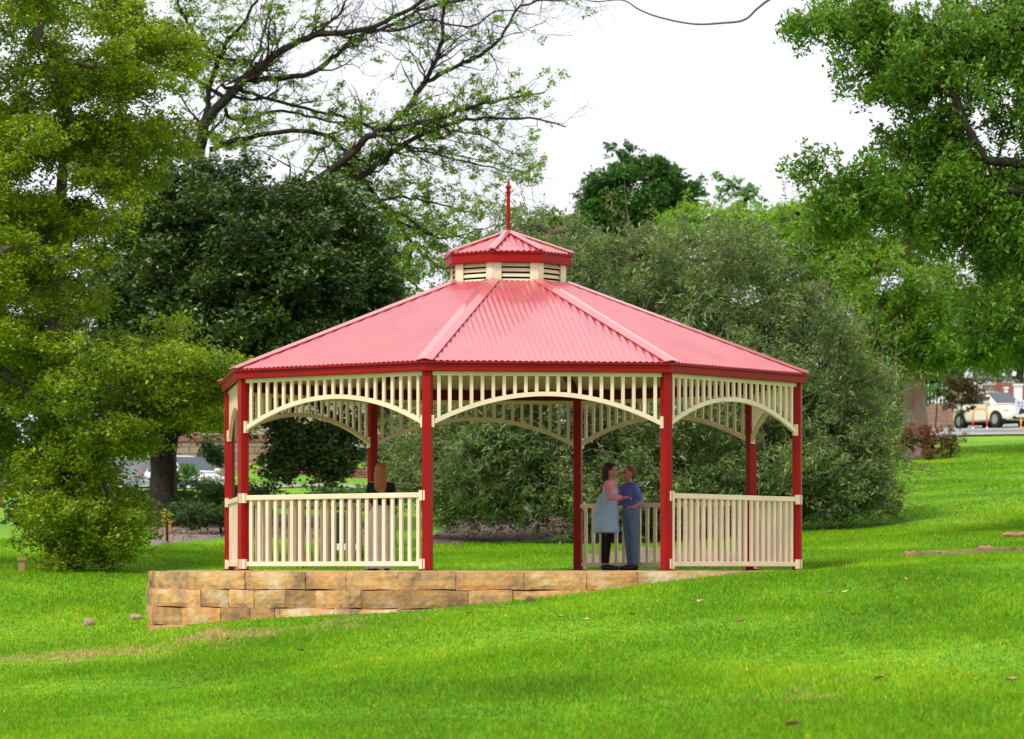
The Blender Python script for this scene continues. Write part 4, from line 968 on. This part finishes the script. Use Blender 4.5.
def hand(w,d,side=1,s=1.0):
    """palm + five bent fingers; w wrist, d pointing direction"""
    w=Vector(w); d=Vector(d).normalized(); up=Vector((0,0,1)); r=d.cross(up).normalized()*side; dn=r.cross(d).normalized()*side; dn=-up if abs(d.z)<.7 else Vector((0,-1,0))
    q=[('cap',w,w+d*.045*s,.024*s,.026*s),('ell',w+d*.05*s,(.034*s,.034*s,.018*s))]
    for i,(o,L) in enumerate([(-.028,.062),(-.009,.074),(.010,.070),(.027,.055)]):
        b=w+d*.075*s+r*o*s; m=b+d*L*.5*s+dn*.010*s; e=m+d*L*.35*s+dn*.03*s
        q+=[('cap',w+d*.03*s+r*o*.7*s,b,.011*s,.010*s),('cap',b,m,.0095*s,.0085*s),('cap',m,e,.0085*s,.007*s)]
    tb=w+d*.02*s-r*.022*s; tm=tb-r*.03*s+d*.025*s; te=tm+d*.03*s-r*.004*s+dn*.008*s
    q+=[('cap',tb,tm,.013*s,.011*s),('cap',tm,te,.011*s,.008*s)]
    return q
def person(loc,rz,label,h,skin,hairc,arms,tops,legs,hairparts,extra=None,headturn=0,lean=0):
    """faces local -Y"""
    t=empty('person',loc,label,'person',None,rz); k=h/1.65
    V=lambda *a: Vector(a)*k
    sx=.165
    L=lean
    hipz=.86; sh=1.34; hd=1.54
    B=[('cap',V(-.085,0,hipz),V(-.09,.01,.48),.085*k,.058*k),('cap',V(.085,0,hipz),V(.09,.01,.48),.085*k,.058*k),
       ('cap',V(-.09,.01,.48),V(-.09,.03,.09),.055*k,.036*k),('cap',V(.09,.01,.48),V(.09,.03,.09),.055*k,.036*k),
       ('cap',V(-.09,.03,.05),V(-.095,-.12,.03),.04*k,.03*k),('cap',V(.09,.03,.05),V(.095,-.12,.03),.04*k,.03*k),
       ('ell',V(0,0,.90),(.155*k,.105*k,.13*k)),('ell',V(0,-L*.4,1.08),(.125*k,.088*k,.16*k)),('ell',V(0,-L,1.25),(.155*k,.10*k,.15*k)),
       ('cap',V(-sx+.02,-L,sh),V(sx-.02,-L,sh),.055*k,.055*k),('cap',V(0,-L,1.36),V(0,-L-.015,1.47),.05*k,.045*k),
       ('ell',V(0,-L-.02,hd+.01),(.073*k,.092*k,.105*k)),('ell',V(0,-L-.05,hd-.045),(.055*k,.06*k,.06*k)),
       ('cap',V(0,-L-.11,hd+.0),V(0,-L-.125,hd-.03),.010*k,.014*k),('ell',V(0,-L-.105,hd-.065),(.026*k,.012*k,.010*k)),
       ('ell',V(-.075,-L-.01,hd-.01),(.012*k,.02*k,.03*k)),('ell',V(.075,-L-.01,hd-.01),(.012*k,.02*k,.03*k))]
    SL=[]
    for s_,(el,wr,hdv) in zip((-1,1),arms):
        shp=V(s_*sx,-L,sh-.01); el=V(*el); wr=V(*wr)
        B+=[('cap',shp,el,.045*k,.036*k),('cap',el,wr,.036*k,.024*k)]+hand(wr,hdv,s_,k); SL.append((shp,el,wr))
    link('body',fused(B,.009,3),skin,t)
    for s_ in(-1,1):
        e=MB(); e.lathe([(.002,-.012),(.010,-.006),(.012,0),(.010,.006),(.002,.012)],tuple(V(s_*.03,-L-.103,hd+.012)),10); link('eye',e.mesh('e',True),M['black'],t)
    for nm,parts,m_ in tops(V,SL,L,k): link(nm,fused(parts,.010,5),m_,t)
    for nm,obj_ in legs(V,L,k): link(nm,obj_[0],obj_[1],t)
    link('hair',fused(hairparts(V,L,k),.010,3),hairc,t)
    return t
cloth=lambda n,c,r=.85: mat(n,c,r,.2,noise=.12,nscale=9,bump=.4,bscale=18)
skin=mat('skin',(.52,.28,.19),.5,.4)
def loft(rings,n=28,fold=.0,nf=9):
    mb=MB(); vs=[];fs=[]
    for i,(cx,cy,z,rx,ry) in enumerate(rings):
        f=fold*i/(len(rings)-1)
        for q in range(n):
            a=2*math.pi*q/n; w=1+f*math.sin(nf*a+i*.3); vs.append((cx+rx*w*math.cos(a),cy+ry*w*math.sin(a),z))
    for i in range(len(rings)-1):
        for q in range(n): fs.append((i*n+q,i*n+(q+1)%n,(i+1)*n+(q+1)%n,(i+1)*n+q))
    fs.append(tuple(range(n))[::-1]); mb.add(vs,fs); return mb.mesh('loft',True)
def trousers(V,k,r1=.097,r2=.068,r3=.05,z=.1,wz=.92):
    return fused([('cap',V(-.085,0,.86),V(-.09,.01,.48),r1*k,r2*k),('cap',V(.085,0,.86),V(.09,.01,.48),r1*k,r2*k),('cap',V(-.09,.01,.48),V(-.09,.03,z+.03),r2*k,r3*k),('cap',V(.09,.01,.48),V(.09,.03,z+.03),r2*k,r3*k),('ell',V(0,0,wz),(.178*k,.132*k,.16*k))],.012,4)
def shoes(V,k): return fused([('cap',V(-.09,.03,.05),V(-.095,-.13,.034),.052*k,.038*k),('cap',V(.09,.03,.05),V(.095,-.13,.034),.052*k,.038*k)],.01,3)
# A: woman in blue pinafore, pink sleeves, faces right (+x) ; local -Y -> world +X : rz=+90
def topsA(V,SL,L,k):
    pink=cloth('pink_cloth',(.85,.34,.40)); blue=cloth('blue_cloth',(.42,.60,.82))
    sl=[('ell',V(0,-L,1.27),(.168*k,.112*k,.15*k)),('cap',V(-.145,-L,1.33),V(.145,-L,1.33),.066*k,.066*k)]
    for a,b,c in SL: sl+=[('cap',a,b,.062*k,.052*k),('cap',b,b.lerp(c,.7),.052*k,.042*k)]
    dress=[('ell',V(0,-L,1.20),(.172*k,.122*k,.15*k)),('ell',V(0,-L*.4,1.03),(.165*k,.13*k,.2*k)),('cap',V(0,0,1.05),V(0,.01,.86),.17*k,.20*k)]
    for q_ in np.linspace(.86,.60,9): dress.append(('ell',V(0,.01,q_),((.20+.035*(.86-q_)/.26)*k,(.185+.03*(.86-q_)/.26)*k,.03*k)))
    return [('blouse',sl,pink),('pinafore',dress,blue)]
def legsA(V,L,k): return [('leggings',(trousers(V,k,.082,.06,.044),cloth('black_cloth',(.015,.014,.018)))),('shoes',(shoes(V,k),M['black']))]
def hairA(V,L,k): return [('ell',V(0,-L+.018,1.575),(.092*k,.100*k,.105*k)),('ell',V(0,-L+.07,1.52),(.085*k,.065*k,.12*k)),('ell',V(0,-L+.08,1.43),(.07*k,.05*k,.10*k)),('ell',V(0,-L-.05,1.63),(.07*k,.05*k,.035*k))]
ya=50.0
person(Vector((P(607,0,ya).x,ya,0)),R(75),'dark-haired person in a pink blouse and light blue pinafore standing at the back railing',1.54,skin,mat('dark_hair',(.03,.015,.012),.6),
  [((-.21,-.12,1.13),(-.15,-.30,1.12),(0,-1,.1)),((.21,-.12,1.13),(.15,-.30,1.12),(0,-1,.1))],topsA,legsA,hairA,lean=.05)
# B: purple-blue shirt, jeans, faces left/camera
def topsB(V,SL,L,k):
    sh_=cloth('violet_blue_cloth',(.15,.18,.58)); s=[('ell',V(0,-L,1.25),(.175*k,.12*k,.17*k)),('cap',V(-.155,-L,1.33),V(.155,-L,1.33),.068*k,.068*k),('ell',V(0,-L*.4,1.05),(.155*k,.118*k,.18*k)),('ell',V(0,0,.93),(.165*k,.122*k,.10*k))]
    for a,b,c in SL: s+=[('cap',a,a.lerp(b,.75),.062*k,.052*k)]
    return [('shirt',s,sh_)]
def legsB(V,L,k): return [('jeans',(trousers(V,k),cloth('denim',(.15,.24,.38)))),('shoes',(shoes(V,k),M['black']))]
def hairB(V,L,k): return [('ell',V(0,-L+.015,1.585),(.083*k,.098*k,.09*k)),('ell',V(0,-L+.05,1.53),(.078*k,.06*k,.08*k))]
yb=50.1
person(Vector((P(631,0,yb).x,yb,0)),R(-60),'auburn-haired person in a violet-blue shirt and jeans facing the other by the back railing',1.50,mat('ruddy_skin',(.50,.20,.13),.5,.4),mat('auburn_hair',(.16,.04,.025),.6),
  [((-.23,-.02,1.08),(-.24,-.22,1.02),(0,-1,0)),((.25,.04,1.08),(.28,-.14,1.0),(.2,-1,0))],topsB,legsB,hairB,lean=.03)
# C: ginger-blonde, back to camera, faces away (+y): rz=180
def topsC(V,SL,L,k):
    s=[('ell',V(0,-L,1.25),(.165*k,.112*k,.16*k)),('cap',V(-.14,-L,1.33),V(.14,-L,1.33),.062*k,.062*k),('ell',V(0,0,1.08),(.14*k,.105*k,.16*k)),('ell',V(0,0,.98),(.15*k,.112*k,.10*k))]
    for a,b,c in SL: s+=[('cap',a,b,.056*k,.046*k)]
    g=[('ell',V(0,0,.97),(.158*k,.12*k,.075*k))]
    return [('top',s,cloth('black_top',(.02,.02,.024))),('sash',g,cloth('grey_sash',(.30,.27,.27)))]
def legsC(V,L,k):
    rings=[(0,0,z*k,rx*k,ry*k) for z,rx,ry in [(1.02,.14,.11),(.96,.165,.125),(.88,.19,.15),(.75,.205,.165),(.55,.215,.18),(.3,.225,.19),(.05,.235,.2),(.03,.232,.197)]]
    return [('skirt',(loft(rings,60,.06,11),cloth('cream_cloth',(.85,.80,.70)))),('shoes',(shoes(V,k),M['black']))]
def hairC(V,L,k): return [('ell',V(0,-L+.01,1.58),(.098*k,.108*k,.105*k)),('ell',V(0,-L+.055,1.48),(.11*k,.075*k,.14*k)),('ell',V(0,-L+.085,1.34),(.10*k,.05*k,.14*k)),('ell',V(-.02*1,-L+.085,1.24),(.065*k,.04*k,.09*k))]
yc=48.9
person(Vector((P(381,0,yc).x,yc,0)),R(176),'long ginger-blonde haired person in black top and long cream skirt seen from behind',1.49,skin,mat('ginger_hair',(.42,.17,.05),.55,noise=.25,nscale=30),
  [((-.22,.02,1.06),(-.19,-.16,.94),(0,-1,-.3)),((.22,.02,1.06),(.19,-.16,.94),(0,-1,-.3))],topsC,legsC,hairC)

# pushchair behind the left railing, on the lawn
ps=empty('pushchair',Vector((P(346,0,54.5).x,54.5,zg(P(346,0,54.5).x,54.5))),'black pushchair frame half hidden behind the left railing','pushchair')
for x in(-.2,.2):
    mb=MB(); mb.tube([(x-.04,-.25,.12),(x-.03,-.05,.5),(x,.3,1.0),(x,.42,1.03)],.018,8); link('side_frame',mb.mesh('f',True),M['black'],ps)
    mb=MB(); mb.tube([(x+.04,.3,.12),(x+.03,.0,.55),(x+.03,-.1,.72)],.018,8); link('brace',mb.mesh('f',True),M['black'],ps)
    for y in(-.25,.3):
        mb=MB(); vs=[]; n=18
        for xx in(x-.02,x+.02):
            for q in range(n): vs.append((xx,y+.1*math.cos(2*math.pi*q/n),.1+.1*math.sin(2*math.pi*q/n)))
        mb.add(vs,[tuple(range(n)),tuple(range(n,2*n))[::-1]]+[(q,(q+1)%n,n+(q+1)%n,n+q) for q in range(n)]); link('wheel',mb.mesh(),M['tyre'],ps)
mb=MB(); mb.bar((-.2,.42,1.03),(.2,.42,1.03),.03,.03); link('handle',mb.mesh(),M['black'],ps)
mb=MB(); mb.add([(-.19,-.2,.40),(.19,-.2,.40),(.19,.12,.36),(-.19,.12,.36),(-.19,.26,.85),(.19,.26,.85),(-.19,-.2,.37),(.19,-.2,.37),(.19,.15,.33),(-.19,.15,.33),(-.19,.29,.84),(.19,.29,.84)],[(0,1,2,3),(3,2,5,4),(6,9,8,7),(9,10,11,8),(0,6,7,1),(4,5,11,10),(0,3,9,6),(3,4,10,9),(1,7,8,2),(2,8,11,5)]); link('seat',mb.mesh(),cloth('pushchair_cloth',(.03,.03,.035)),ps)
mb=MB(); mb.box((0,-.1,.30),(.36,.3,.1)); link('basket',mb.mesh(),M['white'],ps)
# red ball on grass
bl=MB(); bl.lathe([(.09*math.sin(a),-.09*math.cos(a)) for a in np.linspace(.05,math.pi-.05,12)],(0,0,.09),16); o=link('toy_ball',bl.mesh('b',True),M['signred']); px=P(305,0,53.2); o.location=Vector((px.x,53.2,zg(px.x,53.2)+.0)); tag(o,'small red ball on the grass behind the left railing','ball')

# overhead twig across the sky
Yt=57; pts=[P(u,v,Yt) for u,v in[(-200,0)]][:0]
tp=[(560,-14),(590,1),(622,0),(640,10),(662,18),(694,24),(722,23),(744,20),(758,8),(772,-2),(800,-16),(880,-40)]
mb=MB(); tq=[]
for i in range(len(tp)-1):
    a,b_,c_,d_=[np.array(tp[min(max(j,0),len(tp)-1)],float) for j in(i-1,i,i+1,i+2)]
    for t in np.linspace(0,1,5,endpoint=False): tq.append(.5*((2*b_)+(c_-a)*t+(2*a-5*b_+4*c_-d_)*t*t+(3*b_-a-3*c_+d_)*t**3))
mb.tube([P(q[0],q[1],Yt) for q in tq],list(np.linspace(.009,.026,len(tq))),6); tag(link('overhead_branch',mb.mesh('b',True),M['twig']),'thin bare hanging branch curving across the white sky at top centre','branch')

# ------------------------------------------------------------------ edging strip + debris on right lawn
ed=MB(); ep=[]
for u in range(905,1130,9): 
    v=557.5-(u-905)*.053; a=G(u,v); ep.append(a+Vector((0,0,.025)))
for a,b_ in zip(ep[:-1],ep[1:]): ed.bar(a+Vector((0,0,random.uniform(-.012,.012))),b_,.16,.07)
o=link('stone_edging',ed.mesh(),mat('edging',(.30,.20,.14),.9,noise=.35,nscale=4,bump=.5)); tag(o,'low flush stone edging line crossing the right lawn','edging')
def bark(u,v,label,L,c,rz):
    p=G(u,v); mb=MB(); n=6; pts=[(-L/2+L*i/n,.03*math.sin(i*1.3),.03+.012*math.sin(i*2)) for i in range(n+1)]; mb.tube(pts,[.02,.045,.05,.04,.045,.03,.012],7)
    o=link('fallen_branch',mb.mesh('b',True),c); o.location=p+Vector((0,0,.01)); o.rotation_euler=(0,0,rz); tag(o,label,'branch')
M['pinkwood']=mat('pink_wood',(.42,.17,.12),.85,noise=.3,nscale=12)
bark(911,557,'pinkish bark piece at the left end of the stone edging',.22,M['pinkwood'],.2)
bark(986,551,'reddish-brown bark lump lying on the middle of the stone edging',.24,M['pinkwood'],-.1)
bark(1018,538,'reddish forked branch on the lawn at the right edge',.5,M['pinkwood'],-.25)
# fallen leaves
lab=[(740,628,'dry leaves'),(586,625,''),(881,684,'largest pink-tan fallen leaf on the lower right lawn'),(792,733,'pink fallen leaf at the bottom edge of the photo'),(632,620,''),(830,598,''),(846,597,''),(1012,687,'fallen leaf lying by the worn patch at the lower right edge'),(861,544,''),(881,539,''),(986,489,''),(1012,492,''),(1019,487,''),(957,515,''),(228,644,''),(560,622,''),(470,618,''),(300,655,''),(700,606,''),(905,585,'')]
G_='scattered dry fallen leaves on the lawn'
for i,(u,v,l) in enumerate(lab):
    p=G(u,v); sz=.058 if i not in(2,3) else .085
    mb=MB(); n=7; vs=[]
    for q in range(n+1):
        t_=q/n; w_=math.sin(math.pi*t_)**.8*.3; z=.02+.05*abs(t_-.5)*random.uniform(.6,1.5)
        vs+=[((t_-.5)*sz*1.5,-w_*sz*1.3,z*.4+.014),((t_-.5)*sz*1.5,0,z*.4),((t_-.5)*sz*1.5,w_*sz*1.3,z*.4+.02)]
    mb.add(vs,[(q*3+k_,q*3+k_+1,q*3+k_+4,q*3+k_+3) for q in range(n) for k_ in(0,1)])
    c=random.choice([(.55,.30,.18),(.50,.22,.14),(.55,.42,.2),(.40,.24,.12)])
    o=link('fallen_leaf',mb.mesh('l',True),mat('dry_leaf_%d'%i,c,.7,noise=.2,nscale=20)); o.location=p+Vector((0,0,.03)); o.rotation_euler=(random.uniform(-.3,.3)+.15,random.uniform(-.3,.3),random.uniform(0,6))
    if l and i in(2,3,7): tag(o,l,'leaf',G_)
    else: tag(o,'small dry brown or yellowish leaf lying scattered on the lawn','leaf',G_)

# ------------------------------------------------------------------ grass blades (stuff)
def blades():
    N=860000
    y=17+ (rng.random(N)**1.2)*49; far=rng.random(N)<.30; y[far]=rng.uniform(60,112,far.sum()); u=rng.uniform(-40,1064,N); x=(u-512)/F*y
    # uniform in x too: weight handled by frustum
    r=np.hypot(x-CX,y-CY); z=zt(x,y); ap=np.max([ (x-CX)*math.cos(a_+math.pi/8)+(y-CY)*math.sin(a_+math.pi/8) for a_ in angs],axis=0); k=(ap>4.92)|((r>4.25)&(z>.005))
    vv=VH-(z-CZ)*F/y
    k&=~((u>150)&(u<400)&(vv<545)&(vv>500)); k&=~((u>430)&(u<640)&(vv<543)&(vv>505)); k&=~((y>66)&(u<470)); k&=~((y>100)&(u>900)&(vv<438))
    x,y,z=x[k],y[k],z[k]; n=len(x)
    h=rng.uniform(.016,.044,n)*(1+.5*np.sin(x*1.1+y*.9)*np.sin(y*.5)); h[rng.random(n)<.03]*=1.8; a=rng.uniform(0,math.pi*2,n); w=.006+y*.00007+np.clip(y-60,0,60)*.00025
    lx=rng.normal(size=n)*.5*h; ly=rng.normal(size=n)*.5*h
    pre=0
    v=np.empty((n,3,3)); v[:,0]=np.stack([x-np.cos(a)*w,y-np.sin(a)*w,z-.004],1); v[:,1]=np.stack([x+np.cos(a)*w,y+np.sin(a)*w,z-.004],1); v[:,2]=np.stack([x+lx,y+ly,z+h],1)
    c=np.ones((n,3))*rng.uniform(.95,1.45,(n,1)); c[:,0]*=rng.uniform(.9,1.3,n); dk=rng.random(n)<.05; c[dk]*=np.array([2.6,1.3,3.]); 0
    me=npmesh('grass',v.reshape(-1,3),np.arange(3*n).reshape(-1,3),colr=np.repeat(c,3,0)); return me
tag(link('grass',blades(),M['blade']),'short mown bright green grass blades on the lawn','grass',kind='stuff')
# bark chips
def chips(uv,N,c1,c2):
    P_=[]; 
    for _ in range(N):
        u=random.uniform(uv[0],uv[1]); v=random.uniform(uv[2],uv[3]); P_.append(G(u,v)+Vector((random.uniform(-.2,.2),random.uniform(-1,1),.05)))
    C=np.array([list(p) for p in P_]); C[:,2]=zt(C[:,0],C[:,1])+.06; t=rng.random((N,1)); c=np.array(c1)*(1-t)+np.array(c2)*t
    v,cc=leaves(C,.09,.45,.6,0,c); return npmesh('chips',v,np.arange(len(v)).reshape(-1,4),colr=cc)
tag(link('bark_chips',chips((440,640,514,540),1300,(.03,.018,.014),(.13,.075,.055)),LEAF),'dark bark chips and leaf litter under the huge bush','mulch',kind='stuff')
tag(link('bark_chips',chips((160,380,516,542),1200,(.10,.06,.05),(.42,.32,.28)),LEAF),'pale pinkish bark chips below the ivy mounds','mulch',kind='stuff')

# ------------------------------------------------------------------ sky, sun, camera
SUN_EL=52; SUN_AZ=215   # azimuth of sun position, degrees clockwise from +Y
w=bpy.data.worlds.new('World'); sc.world=w; w.use_nodes=True; nt=w.node_tree; bg=nt.nodes['Background']
sky=nt.nodes.new('ShaderNodeTexSky'); sky.sky_type='NISHITA'; sky.sun_disc=False; sky.sun_elevation=R(SUN_EL); sky.sun_rotation=R(SUN_AZ); sky.air_density=1.5; sky.dust_density=4
tc=nt.nodes.new('ShaderNodeTexCoord'); n=nt.nodes.new('ShaderNodeTexNoise'); n.inputs['Scale'].default_value=1.6; n.inputs['Detail'].default_value=6; nt.links.new(tc.outputs['Generated'],n.inputs['Vector'])
r=nt.nodes.new('ShaderNodeValToRGB'); r.color_ramp.elements[0].position=.2; r.color_ramp.elements[0].color=(.80,.80,.80,1); r.color_ramp.elements[1].position=.6; r.color_ramp.elements[1].color=(.97,.97,.97,1)
mx=nt.nodes.new('ShaderNodeMix'); mx.data_type='RGBA'; nt.links.new(n.outputs['Fac'],r.inputs['Fac']); nt.links.new(r.outputs['Color'],mx.inputs[0]); nt.links.new(sky.outputs[0],mx.inputs[6]); mx.inputs[7].default_value=(11.0,11.2,11.8,1)
nt.links.new(mx.outputs[2],bg.inputs['Color']); bg.inputs['Strength'].default_value=.088
sd=bpy.data.lights.new('sun','SUN'); sd.energy=2.8; sd.angle=R(12); sd.color=(1,.96,.88); so=bpy.data.objects.new('sun',sd); col.objects.link(so)
az=R(SUN_AZ); el=R(SUN_EL); dirn=Vector((math.sin(az)*math.cos(el),math.cos(az)*math.cos(el),math.sin(el))); so.rotation_euler=dirn.to_track_quat('Z','Y').to_euler(); so.location=(0,0,30)
cd=bpy.data.cameras.new('camera'); cam=bpy.data.objects.new('camera',cd); col.objects.link(cam); sc.camera=cam
cam.location=(0,0,CZ); cam.rotation_euler=(R(90),0,0); cd.sensor_width=36; cd.lens=36*F/1024; cd.shift_y=(VH-369.5)/1024; cd.clip_end=3000; cd.clip_start=.5
cd.dof.use_dof=True; cd.dof.focus_distance=44; cd.dof.aperture_fstop=4.0
sc.view_settings.view_transform='Standard'; sc.view_settings.look='None'; sc.view_settings.gamma=1; sc.view_settings.use_curve_mapping=False; sc.view_settings.exposure=.15
sc.render.engine='CYCLES'; sc.cycles.max_bounces=6; sc.cycles.diffuse_bounces=3; sc.cycles.transmission_bounces=3; sc.cycles.use_denoising=True
